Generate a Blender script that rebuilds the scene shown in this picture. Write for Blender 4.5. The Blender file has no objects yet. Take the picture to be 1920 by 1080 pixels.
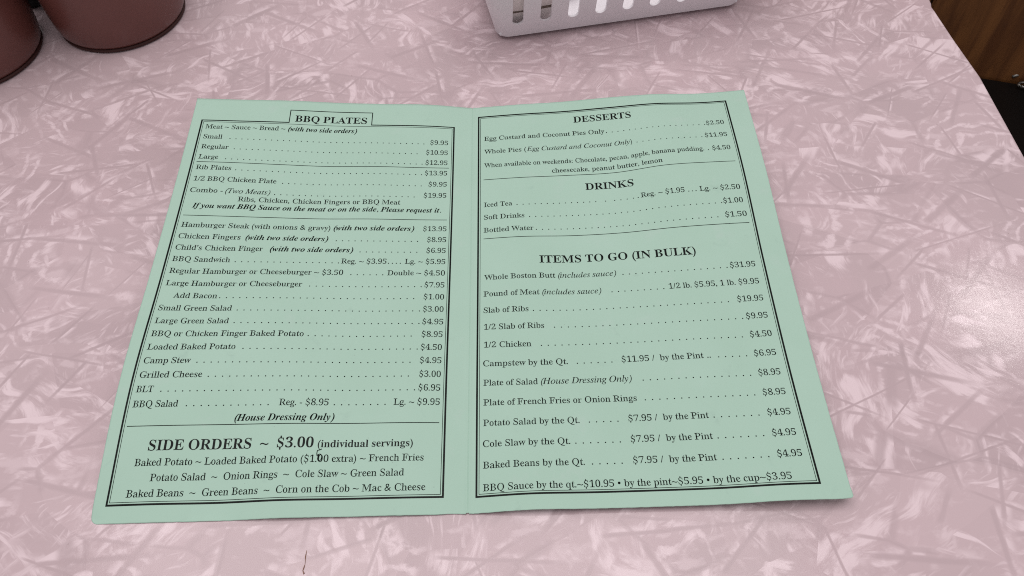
import bpy, bmesh, math, random
from mathutils import Vector, Matrix
from mathutils.geometry import tessellate_polygon
random.seed(7)
SC = bpy.context.scene
C = SC.collection
PI = math.pi

# ------------------------------------------------------------------ camera
cam = bpy.data.cameras.new('camera')
cam.sensor_fit = 'HORIZONTAL'; cam.sensor_width = 36.0
cam.lens = 1513.84 / 1920 * 36.0
cam.clip_start = 0.01; cam.clip_end = 50
cam_ob = bpy.data.objects.new('camera', cam); C.objects.link(cam_ob)
cam_ob.matrix_world = (Matrix.Translation((0.02114138, -0.10809112, 0.28824062))
    @ Matrix.Rotation(0.0137489, 4, 'Z') @ Matrix.Rotation(0.63081907, 4, 'X') @ Matrix.Rotation(-0.04066103, 4, 'Z'))
SC.camera = cam_ob

# ------------------------------------------------------------------ world and lamps
world = bpy.data.worlds.new('World'); SC.world = world; world.use_nodes = True
bg = world.node_tree.nodes['Background']
bg.inputs[0].default_value = (0.86, 0.83, 0.84, 1); bg.inputs[1].default_value = 0.50
def area(name, loc, target, sx, sy, power, col):
    l = bpy.data.lights.new(name, 'AREA'); l.shape = 'RECTANGLE'; l.size = sx; l.size_y = sy
    l.energy = power; l.color = col
    o = bpy.data.objects.new(name, l); C.objects.link(o); o.location = loc
    o.rotation_euler = (Vector(target) - Vector(loc)).to_track_quat('-Z', 'Y').to_euler()
    return o
area('ceiling_light', (-0.14, 0.26, 1.70), (-0.14, 0.26, 0), 1.7, 1.3, 17.0, (1.0, 0.98, 0.965))
area('ceiling_light', (1.35, 1.13, 1.60), (0.15, 0.1, 0), 0.24, 0.07, 1.25, (1.0, 0.95, 0.93))
vs = SC.view_settings
vs.view_transform = 'Standard'; vs.look = 'None'; vs.exposure = 0.07; vs.gamma = 1
SC.cycles.max_bounces = 8
SC.cycles.filter_width = 1.05
SC.cycles.use_denoising = False

# ------------------------------------------------------------------ helpers
def thing(name, label, cat, loc=(0, 0, 0), group=None):
    o = bpy.data.objects.new(name, None); C.objects.link(o)
    o.location = loc; o['label'] = label; o['category'] = cat; o.empty_display_size = 0.02
    if group: o['group'] = group
    return o
def mesh_obj(name, verts, faces, mat, parent=None, smooth=False, loc=None):
    me = bpy.data.meshes.new(name); me.from_pydata([tuple(v) for v in verts], [], faces); me.update()
    if mat: me.materials.append(mat)
    if smooth:
        for p in me.polygons: p.use_smooth = True
    o = bpy.data.objects.new(name, me); C.objects.link(o)
    if parent: o.parent = parent
    if loc: o.location = loc
    return o
def bm_obj(name, bm, mat, parent=None, smooth=False):
    bmesh.ops.recalc_face_normals(bm, faces=bm.faces)
    me = bpy.data.meshes.new(name); bm.to_mesh(me); bm.free()
    if mat: me.materials.append(mat)
    if smooth:
        for p in me.polygons: p.use_smooth = True
    o = bpy.data.objects.new(name, me); C.objects.link(o)
    if parent: o.parent = parent
    return o

class NT:
    def __init__(s, name):
        s.m = bpy.data.materials.new(name); s.m.use_nodes = True
        s.t = s.m.node_tree; s.b = s.t.nodes['Principled BSDF']
    def n(s, typ, **kw):
        x = s.t.nodes.new(typ)
        for k, v in kw.items(): setattr(x, k, v)
        return x
    def l(s, a, b): s.t.links.new(a, b)
    def val(s, sock, v):
        if hasattr(v, 'is_output') or isinstance(v, bpy.types.NodeSocket): s.l(v, sock)
        else: sock.default_value = v
    def math(s, op, a, b=0.0, clamp=False):
        x = s.n('ShaderNodeMath', operation=op, use_clamp=clamp); s.val(x.inputs[0], a); s.val(x.inputs[1], b); return x.outputs[0]
    def vmath(s, op, a, b):
        x = s.n('ShaderNodeVectorMath', operation=op); s.val(x.inputs[0], a); s.val(x.inputs[1], b); return x.outputs[0]
    def noise(s, vec, scale, detail=2, rough=.5, dist=0, out='Fac'):
        x = s.n('ShaderNodeTexNoise'); s.l(vec, x.inputs['Vector']); x.inputs['Scale'].default_value = scale
        x.inputs['Detail'].default_value = detail; x.inputs['Roughness'].default_value = rough; x.inputs['Distortion'].default_value = dist
        return x.outputs[out]
    def vor(s, vec, scale, feature='F1', rnd=1.0):
        x = s.n('ShaderNodeTexVoronoi', feature=feature); s.l(vec, x.inputs['Vector']); x.inputs['Scale'].default_value = scale
        x.inputs['Randomness'].default_value = rnd
        return x
    def step(s, v, a, b):
        x = s.n('ShaderNodeMapRange', interpolation_type='SMOOTHSTEP'); s.l(v, x.inputs[0])
        x.inputs[1].default_value = a; x.inputs[2].default_value = b; return x.outputs[0]
    def mix(s, f, a, b):
        x = s.n('ShaderNodeMix', data_type='RGBA'); s.val(x.inputs[0], f); s.val(x.inputs[6], a); s.val(x.inputs[7], b); return x.outputs[2]
    def mapping(s, vec, loc=(0,0,0), rot=(0,0,0), scale=(1,1,1)):
        x = s.n('ShaderNodeMapping'); s.l(vec, x.inputs[0]); x.inputs[1].default_value = loc; x.inputs[2].default_value = rot; x.inputs[3].default_value = scale
        return x.outputs[0]
    def bump(s, h, strength, dist):
        x = s.n('ShaderNodeBump'); s.l(h, x.inputs['Height']); x.inputs['Strength'].default_value = strength; x.inputs['Distance'].default_value = dist
        s.l(x.outputs[0], s.b.inputs['Normal'])
    def pos(s): return s.n('ShaderNodeTexCoord').outputs['Object']
def simple(name, col, rough=.5, spec=.5, metal=0, var=0.0, vscale=100, bump=0.0, bscale=400):
    t = NT(name); t.b.inputs['Roughness'].default_value = rough
    t.b.inputs['Specular IOR Level'].default_value = spec; t.b.inputs['Metallic'].default_value = metal
    p = t.pos()
    f = t.noise(p, vscale, 4, .6)
    a = tuple(c * (1 - var) for c in col) + (1,); b = tuple(min(1, c * (1 + var)) for c in col) + (1,)
    t.l(t.mix(f, a, b), t.b.inputs['Base Color'])
    if bump: t.bump(t.noise(p, bscale, 3, .6), bump, .001)
    return t.m

# ------------------------------------------------------------------ materials
def laminate():
    t = NT('cracked_ice_laminate')
    P = t.vmath('SCALE', t.pos(), (0, 0, 0)); P.node.inputs['Scale'].default_value = 100.0   # centimetres
    def warp(vec, sc, amt, off, det=1):
        nz = t.noise(t.mapping(vec, loc=off), sc, det, .5, 0, 'Color')
        c = t.vmath('SUBTRACT', nz, (.5, .5, .5)); x = t.vmath('SCALE', c, (0, 0, 0)); x.node.inputs['Scale'].default_value = amt
        return t.vmath('ADD', vec, x)
    def sep(v):
        s_ = t.n('ShaderNodeSeparateColor'); t.l(v.outputs['Color'], s_.inputs[0]); return s_
    # flat shards of film, each brushed in a direction of its own
    PW = warp(P, .5, .15, (3, 1, 0))
    mA = t.mapping(PW, rot=(0, 0, .4), scale=(.72, 1.2, 1)); mB = t.mapping(PW, loc=(17, 3, 0), rot=(0, 0, -.9), scale=(.62, 1.25, 1))
    vA = t.vor(mA, .27); sA = sep(vA)
    vB = t.vor(mB, .34); sB = sep(vB)
    facet = t.math('ADD', t.math('MULTIPLY', sA.outputs[1], .5), t.math('MULTIPLY', sB.outputs[1], .5))
    def streak(s_, off, sx, sy, lo, hi, bend, edge):
        q = warp(t.mapping(P, loc=off), .38, bend, (9, 5, 2))
        r = t.n('ShaderNodeVectorRotate', rotation_type='Z_AXIS'); t.l(q, r.inputs['Vector'])
        t.l(t.math('MULTIPLY', s_.outputs[0], 2 * PI), r.inputs['Angle'])
        big = t.noise(t.mapping(r.outputs[0], scale=(sx, sy, 1)), 1.0, 2, .55, .3)
        fine = t.noise(t.mapping(r.outputs[0], scale=(sx * 2.2, sy * 3.4, 1)), 1.0, 4, .7, .4)
        v = t.math('ADD', big, t.math('MULTIPLY', t.math('SUBTRACT', fine, .5), edge))
        return t.step(v, lo, hi)
    s1 = streak(sA, (0, 0, 0), .24, .85, .51, .67, 1.8, .55)
    s2 = streak(sB, (21, 4, 0), .34, 1.5, .53, .69, 2.4, .45)
    s3 = streak(sA, (41, 14, 0), .75, 3.8, .56, .70, 2.4, .30)
    m1 = t.step(t.math('ADD', t.noise(t.mapping(P, loc=(4, 4, 0)), .34, 3, .55), t.math('MULTIPLY', t.math('SUBTRACT', sA.outputs[2], .5), .30)), .45, .57)
    m2 = t.step(t.math('ADD', t.noise(t.mapping(P, loc=(14, 9, 0)), .42, 3, .6), t.math('MULTIPLY', t.math('SUBTRACT', sB.outputs[2], .5), .30)), .46, .58)
    m3 = t.step(t.noise(t.mapping(P, loc=(24, 19, 0)), .40, 3, .6), .44, .58)
    # nested arcs like a pulled brush
    va = t.vor(warp(P, .22, 2.2, (1, 7, 0)), .17)
    wob = t.noise(P, .45, 2, .5)
    rn = t.noise(P, 1.5, 5, .72, .3)
    ring = t.math('SINE', t.math('MULTIPLY', t.math('ADD', va.outputs['Distance'], t.math('MULTIPLY', wob, .30)), 62.0))
    ring = t.step(t.math('ADD', ring, t.math('MULTIPLY', rn, 5.4)), 2.9, 4.1)
    m4 = t.step(t.noise(t.mapping(P, loc=(31, 2, 0)), .30, 2, .5), .52, .62)
    # soft clouds of light film
    cl = t.step(t.math('ADD', t.noise(t.mapping(PW, rot=(0, 0, .5), scale=(.7, 1.4, 1)), .9, 2, .5, .6), t.math('MULTIPLY', t.math('SUBTRACT', t.noise(P, 4.5, 4, .75), .5), .30)), .56, .72)
    a1 = t.math('MULTIPLY', s1, m1); a2 = t.math('MULTIPLY', s2, m2); a3 = t.math('MULTIPLY', t.math('MULTIPLY', s3, m3), .6); a4 = t.math('MULTIPLY', ring, t.math('MULTIPLY', m4, .9))
    wisps = t.math('MAXIMUM', t.math('MAXIMUM', a1, a2), t.math('MAXIMUM', t.math('MAXIMUM', a3, a4), t.math('MULTIPLY', cl, .42)))
    # creases: straight soft grey bands meeting in stars
    def crease(q, k, w, mo, lo, hi):
        e = t.vor(q, k, 'DISTANCE_TO_EDGE').outputs['Distance']
        wn = t.math('ADD', t.math('MULTIPLY', t.noise(t.mapping(P, loc=mo), .8, 2, .5), w * 1.8), w * .2)
        x = t.n('ShaderNodeMapRange', interpolation_type='SMOOTHSTEP'); t.l(e, x.inputs[0]); x.inputs[1].default_value = w * .25; t.l(wn, x.inputs[2])
        l_ = t.math('SUBTRACT', 1.0, x.outputs[0])
        return t.math('MULTIPLY', l_, t.step(t.noise(t.mapping(P, loc=mo), .36, 1, .5), lo, hi))
    c1 = crease(mA, .27, .034, (2, 2, 0), .50, .60)
    c2 = crease(mB, .34, .036, (8, 2, 0), .50, .60)
    # straight folds: tapering segments of their own length, angle and width, with a pale lip on one side
    def folds(off, rot, L, h, w, dens):
        q = t.mapping(warp(P, .5, .10, (2, 8, 0)), loc=off, rot=(0, 0, rot))
        s_ = t.n('ShaderNodeSeparateXYZ'); t.l(q, s_.inputs[0])
        x = t.math('DIVIDE', s_.outputs[0], L); y = t.math('DIVIDE', s_.outputs[1], h)
        cy = t.math('FLOOR', y)
        x = t.math('ADD', x, t.math('MULTIPLY', cy, .37)); cx = t.math('FLOOR', x)
        fx = t.math('FRACT', x); fy = t.math('FRACT', y)
        cv = t.n('ShaderNodeCombineXYZ'); t.l(cx, cv.inputs[0]); t.l(cy, cv.inputs[1]); cv.inputs[2].default_value = rot * 7
        wn = t.n('ShaderNodeTexWhiteNoise'); t.l(cv.outputs[0], wn.inputs['Vector'])
        c_ = t.n('ShaderNodeSeparateColor'); t.l(wn.outputs['Color'], c_.inputs[0]); r, g, bl = c_.outputs[0], c_.outputs[1], c_.outputs[2]
        yc = t.math('ADD', .5, t.math('MULTIPLY', t.math('SUBTRACT', r, .5), .3))
        sl = t.math('MULTIPLY', t.math('SUBTRACT', fx, .5), t.math('MULTIPLY', t.math('SUBTRACT', g, .5), 1.1))
        sd = t.math('MULTIPLY', t.math('SUBTRACT', fy, t.math('ADD', yc, sl)), h)
        on = t.math('LESS_THAN', wn.outputs['Value'], dens)
        taper = t.math('MULTIPLY', t.step(fx, .02, .12), t.math('SUBTRACT', 1.0, t.step(fx, .55, .97)))
        ww = t.math('MULTIPLY', t.math('ADD', .45, bl), w)
        k = t.math('DIVIDE', t.math('ABSOLUTE', sd), ww)
        dark = t.math('MULTIPLY', t.math('SUBTRACT', 1.0, t.step(k, .30, 1.35)), taper)
        ks = t.math('DIVIDE', sd, ww)
        lip = t.math('MULTIPLY', t.math('MULTIPLY', t.step(ks, .8, 1.5), t.math('SUBTRACT', 1.0, t.step(ks, 1.6, 4.5))), taper)
        lip = t.math('MULTIPLY', lip, t.step(t.noise(P, 1.1, 3, .6), .46, .60))
        return t.math('MULTIPLY', dark, on), t.math('MULTIPLY', lip, on)
    fam = [folds((0, 0, 0), .35, 5.2, 2.6, .105, .60), folds((11, 3, 0), -.75, 4.2, 3.0, .12, .58), folds((5, 19, 0), 1.35, 3.6, 3.0, .09, .45),
           folds((8, 31, 0), -.2, 6.0, 3.4, .09, .60), folds((29, 7, 0), 2.2, 3.0, 2.2, .07, .35)]
    cre = t.math('MULTIPLY', t.math('MAXIMUM', c1, c2), .85); lips = 0.0
    for d_, l_ in fam: cre = t.math('MAXIMUM', cre, d_); lips = t.math('MAXIMUM', lips, l_)
    wisps = t.math('MAXIMUM', wisps, t.math('MULTIPLY', lips, .85))
    wisps = t.math('MULTIPLY', wisps, t.math('SUBTRACT', 1.0, t.math('MULTIPLY', cre, .9)))
    base = t.mix(facet, (.505, .382, .404, 1), (.640, .490, .516, 1))
    blotch = t.noise(P, .22, 3, .5)
    base = t.mix(t.math('MULTIPLY', t.step(blotch, .35, .7), .45), base, (.645, .478, .512, 1))
    col = t.mix(t.math('MULTIPLY', wisps, .86), base, (.86, .69, .73, 1))
    col = t.mix(t.math('MULTIPLY', cre, .28), col, (.42, .315, .335, 1))
    fine = t.noise(P, 18, 3, .7)
    col = t.mix(t.math('MULTIPLY', fine, .10), col, (.47, .35, .365, 1))
    def specks(k, r0, r1, off):
        return t.math('SUBTRACT', 1.0, t.step(t.vor(t.mapping(P, loc=off), k).outputs['Distance'], r0, r1))
    dirt = t.math('MULTIPLY', t.math('MAXIMUM', specks(.33, .006, .014, (2, 3, 0)), specks(.8, .010, .022, (7, 1, 0))), .55)
    col = t.mix(dirt, col, (.20, .13, .12, 1))
    scr = t.noise(t.mapping(P, rot=(0, 0, .35), scale=(.35, 26, 1)), 1.0, 2, .5)
    col = t.mix(t.math('MULTIPLY', t.step(scr, .74, .80), .22), col, (.46, .35, .36, 1))
    t.l(col, t.b.inputs['Base Color'])
    t.b.inputs['Roughness'].default_value = .14
    t.b.inputs['Specular IOR Level'].default_value = .38
    t.bump(t.math('ADD', t.noise(P, 7, 4, .65, .4), t.math('MULTIPLY', t.noise(P, 1.2, 2, .5), 2.0)), .16, .0001)
    return t.m

M_LAM = laminate()

def paper():
    t = NT('mint_green_card')
    p = t.vmath('SCALE', t.pos(), (0, 0, 0)); p.node.inputs['Scale'].default_value = 100.0
    a = t.mix(t.noise(p, .25, 3, .6), (.398, .582, .472, 1), (.460, .645, .545, 1))
    fib = t.noise(p, 28, 4, .7)
    a = t.mix(t.math('MULTIPLY', fib, .24), a, (.36, .50, .43, 1))
    smudge = t.math('MULTIPLY', t.step(t.noise(p, .9, 4, .65, .3), .62, .76), .34)
    a = t.mix(smudge, a, (.33, .47, .40, 1))
    worn = t.math('MULTIPLY', t.step(t.noise(t.mapping(p, loc=(5, 8, 0)), .6, 5, .7), .58, .70), .22)
    a = t.mix(worn, a, (.50, .61, .56, 1))
    spk = t.step(t.vor(p, 1.1).outputs['Distance'], .018, .028)
    a = t.mix(t.math('MULTIPLY', t.math('SUBTRACT', 1.0, spk), .45), a, (.25, .30, .27, 1))
    t.l(a, t.b.inputs['Base Color']); t.b.inputs['Roughness'].default_value = .62
    t.b.inputs['Specular IOR Level'].default_value = .3
    t.bump(t.math('ADD', fib, t.math('MULTIPLY', t.noise(p, 2.2, 3, .5), 2.0)), .25, .00015)
    return t.m
M_PAPER = paper()
M_INK = simple('black_toner', (.004, .005, .0045), .33, .10, var=.4, vscale=900)
M_INK2 = simple('black_toner_thin', (.004, .006, .005), .5, .04, var=.4, vscale=900)
M_PEN = simple('black_pen_ink', (.003, .003, .004), .5, .04)
M_CUP = simple('maroon_plastic', (.135, .048, .040), .34, .5, var=.10, vscale=60, bump=.05, bscale=900)
M_CUPSHADE = simple('maroon_foot_gap_shade', (.050, .017, .015), .6, .3)  # darker than the body: contact shadow under the tumbler put into the colour
M_BASKET = simple('white_plastic', (.80, .755, .79), .40, .45, var=.03, vscale=40)
M_PACKW = simple('white_packet_paper', (.84, .82, .83), .6, .3, var=.04, vscale=80)
M_PACKT = simple('tan_packet_paper', (.55, .40, .30), .6, .3, var=.06, vscale=80)
M_PACKG = simple('grey_packet_paper', (.86, .78, .76), .7, .3, var=.08, vscale=120)
M_BLACK = simple('black_plastic', (.010, .010, .011), .4, .4)
M_BAND = simple('printed_grey_band', (.16, .12, .10), .6, .3)
M_VINYL = simple('black_vinyl', (.007, .006, .006), .5, .25, var=.2, vscale=30, bump=.15, bscale=500)
M_EDGE = simple('table_edge_band', (.10, .07, .07), .35, .5)
M_CRUMB = simple('brown_crumb', (.27, .15, .11), .8, .2, var=.4, vscale=1500)
M_STEEL = simple('worn_steel', (.30, .28, .26), .45, .5, metal=1.0, var=.15, vscale=300)

def wood():
    t = NT('brown_wood_panel'); p = t.vmath('SCALE', t.pos(), (0, 0, 0)); p.node.inputs['Scale'].default_value = 10.0
    q = t.mapping(p, scale=(3.0, 3.0, .35))
    g = t.noise(q, 1.6, 5, .6, .9); f = t.noise(t.mapping(p, scale=(14, 14, .8)), 3, 4, .7)
    c = t.mix(t.step(g, .32, .68), (.125, .042, .012, 1), (.270, .105, .030, 1))
    c = t.mix(t.math('MULTIPLY', f, .5), c, (.05, .018, .008, 1))
    knot = t.step(t.noise(t.mapping(p, scale=(1.6, 1.6, .5)), 2.2, 2, .5, .6), .60, .74)
    c = t.mix(t.math('MULTIPLY', knot, .7), c, (.022, .009, .005, 1))
    t.l(c, t.b.inputs['Base Color']); t.b.inputs['Roughness'].default_value = .5; t.bump(f, .2, .001)
    return t.m
M_WOOD = wood()

# ------------------------------------------------------------------ the table
table = thing('table', 'pink cracked-ice laminate table top filling the picture, under the green menu', 'table')
edge = [(0.2715, -0.42), (0.2715, 0.2337), (0.2684, 0.2652), (0.2664, 0.2925), (0.2660, 0.2960), (0.2668, 0.2990), (0.2671, 0.3040), (0.2668, 0.62)]
outline = [(-0.62, -0.42)] + edge + [(-0.62, 0.62)]
def slab(outl, z0, z1, bev=0.0):
    bm = bmesh.new()
    n = len(outl)
    cx = sum(p[0] for p in outl) / n; cy = sum(p[1] for p in outl) / n
    lv = [(z0, 0.0), (z1 - bev, 0.0), (z1 - bev * .3, bev * .35), (z1, bev)] if bev else [(z0, 0.0), (z1, 0.0)]
    rings = [[bm.verts.new((x - ins * (1 if x > cx else -1), y - ins * (1 if y > cy else -1), z)) for x, y in outl] for z, ins in lv]
    for a, b in zip(rings, rings[1:]):
        for i in range(n):
            j = (i + 1) % n; bm.faces.new((a[i], a[j], b[j], b[i]))
    bm.faces.new(rings[-1]); bm.faces.new(rings[0][::-1])
    return bm
bm_obj('tabletop', slab(outline, -0.0016, 0.0, 0.0009), M_LAM, table)
eb = [(x - .0008 if x > 0 else x + .0008, y - .0008 if y > 0 else y + .0008) for x, y in outline]
bm_obj('edge_band', slab(eb, -0.032, -0.0018), M_EDGE, table)

# ------------------------------------------------------------------ the folded menu card
HM, WM = 215.9, 139.7       # page height and width in millimetres
GZ = {'L': [[0.02, 0.127, 0.097, 0.198, 0.418], [0.08, 0.339, 0.266, 0.325, 0.753], [0.094, 0.43, 0.379, 0.515, 0.889],
            [0.142, 0.612, 0.546, 0.607, 1.065], [-0.004, 0.727, 0.701, 0.834, 1.302], [0.04, 0.806, 0.834, 1.084, 1.456], [-0.007, 0.866, 1.049, 1.28, 1.639]],
      'R': [[0.02, 0.127, 0.097, 0.198, 0.418], [0.297, 0.13, 0.225, 0.32, 0.564], [0.238, 0.126, 0.135, 0.354, 0.663],
            [0.243, 0.167, 0.239, 0.447, 0.849], [0.298, 0.277, 0.396, 0.868, 0.975], [0.518, 0.322, 0.54, 0.986, 0.92], [0.52, 0.466, 0.64, 1.012, 1.063]]}
def wts(t, n):
    t = min(max(t, -.3), n - .7); i = int(min(max(math.floor(t), 0), n - 2)); f = t - i; w = [0.0] * n
    h = (-.5*f**3 + f**2 - .5*f, 1.5*f**3 - 2.5*f**2 + 1, -1.5*f**3 + 2*f**2 + .5*f, .5*f**3 - .5*f**2)
    for j, c in zip(range(i - 1, i + 3), h):
        if j < 0: w[0] += 2*c; w[1] -= c
        elif j > n - 1: w[n-1] += 2*c; w[n-2] -= c
        else: w[j] += c
    return w
def zcard(P, u, v):      # height in metres of the card above the table at (u, v) millimetres
    g = GZ[P]; a = wts(abs(u) / WM * 6, 7); b = wts(v / HM * 4, 5)
    z = sum(a[i] * sum(b[j] * g[i][j] for j in range(5)) for i in range(7) if a[i]) * .01
    z = max(z, .0003) + .0002
    z += .00040 * math.exp(-(u / 1.1) ** 2) - .00025 * math.exp(-(u / .25) ** 2)                       # crease raised a touch along the fold
    if P == 'L':                                                  # near left corner dog-eared downwards
        d = (u + WM) + v
        z -= .0009 * max(0, 1 - d / 9) ** 2
    else:
        d = (WM - u) + v
        z += .0010 * max(0, 1 - d / 5) ** 1.5
    return max(z, .00012)
def cardpt(P, u, v, off=0.0): return (u / 1000, v / 1000, zcard(P, u, v) + off)

menu = thing('menu', 'mint green folded menu card lying open on the pink table, black printed prices', 'menu')
def edge_clip(P, u, v):
    # rounded, worn corners and a slightly ragged edge
    r = 3.2 if P == 'L' else 1.2
    uo = -u if P == 'L' else u
    if v < r and uo > WM - r:
        du, dv = uo - (WM - r), r - v
        m = math.hypot(du, dv)
        if m > 0:
            k = max(du, dv) / m; du *= k; dv *= k
            uo = WM - r + du; v = r - dv
    return (-uo if P == 'L' else uo), v
def page(P, label):
    nu, nv = 110, 150
    us = [WM * (1 - (1 - i / nu) ** 1.0) for i in range(nu + 1)]
    extra = [.1, .2, .35, .6, .9, 1.6, 2.2]
    us = sorted(set([round(x, 4) for x in us] + extra + [WM - .5, WM - 1.2, WM - 2, WM - 2.8, WM-3.6]))
    vs_ = sorted(set([round(HM * j / nv, 4) for j in range(nv + 1)] + [.4, .8, 1.2, 1.9, 2.5, 3.2]))
    sg = -1 if P == 'L' else 1
    top, bot = [], []
    rnd = random.Random(3 if P == 'L' else 4)
    jag = [rnd.uniform(-.05, .05) for _ in vs_]; jagu = [rnd.uniform(-.05, .05) for _ in us]
    for i, u in enumerate(us):
        for j, v in enumerate(vs_):
            uu, vv = edge_clip(P, sg * u, v)
            if i == len(us) - 1: uu += jag[j] * sg
            if j == 0: vv += jagu[i] + (.35 if abs(u) < .5 else 0) + .25 * math.exp(-((u - 6) / 3) ** 2) * (P == 'L')
            if j == len(vs_) - 1: vv += jagu[i] - (.5 if u < .5 else 0)
            x, y, z = cardpt(P, uu, vv)
            top.append((x, y, z)); bot.append((x, y, z - .0001 if z < .0003 else z - .00026))
    n = len(vs_); N = len(top); verts = top + bot; faces = []
    for i in range(len(us) - 1):
        for j in range(n - 1):
            a, b, c, d = i*n + j, (i+1)*n + j, (i+1)*n + j + 1, i*n + j + 1
            faces.append((a, b, c, d) if sg > 0 else (d, c, b, a))
            faces.append((N+d, N+c, N+b, N+a) if sg > 0 else (N+a, N+b, N+c, N+d))
    m = len(us)
    def side(a, b): faces.append((a, b, N + b, N + a))
    for i in range(m - 1): side(i*n, (i+1)*n); side((i+1)*n + n - 1, i*n + n - 1)
    for j in range(n - 1): side((m-1)*n + j, (m-1)*n + j + 1)
    o = mesh_obj('page', verts, faces, M_PAPER, menu, smooth=False)
    o['label'] = label
    for k, p in enumerate(o.data.polygons): p.use_smooth = abs(p.normal.z) > .6
    return o
pages = {'L': page('L', 'left page with barbecue plates and side orders'), 'R': page('R', 'right page with desserts, drinks and items to go')}

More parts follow.
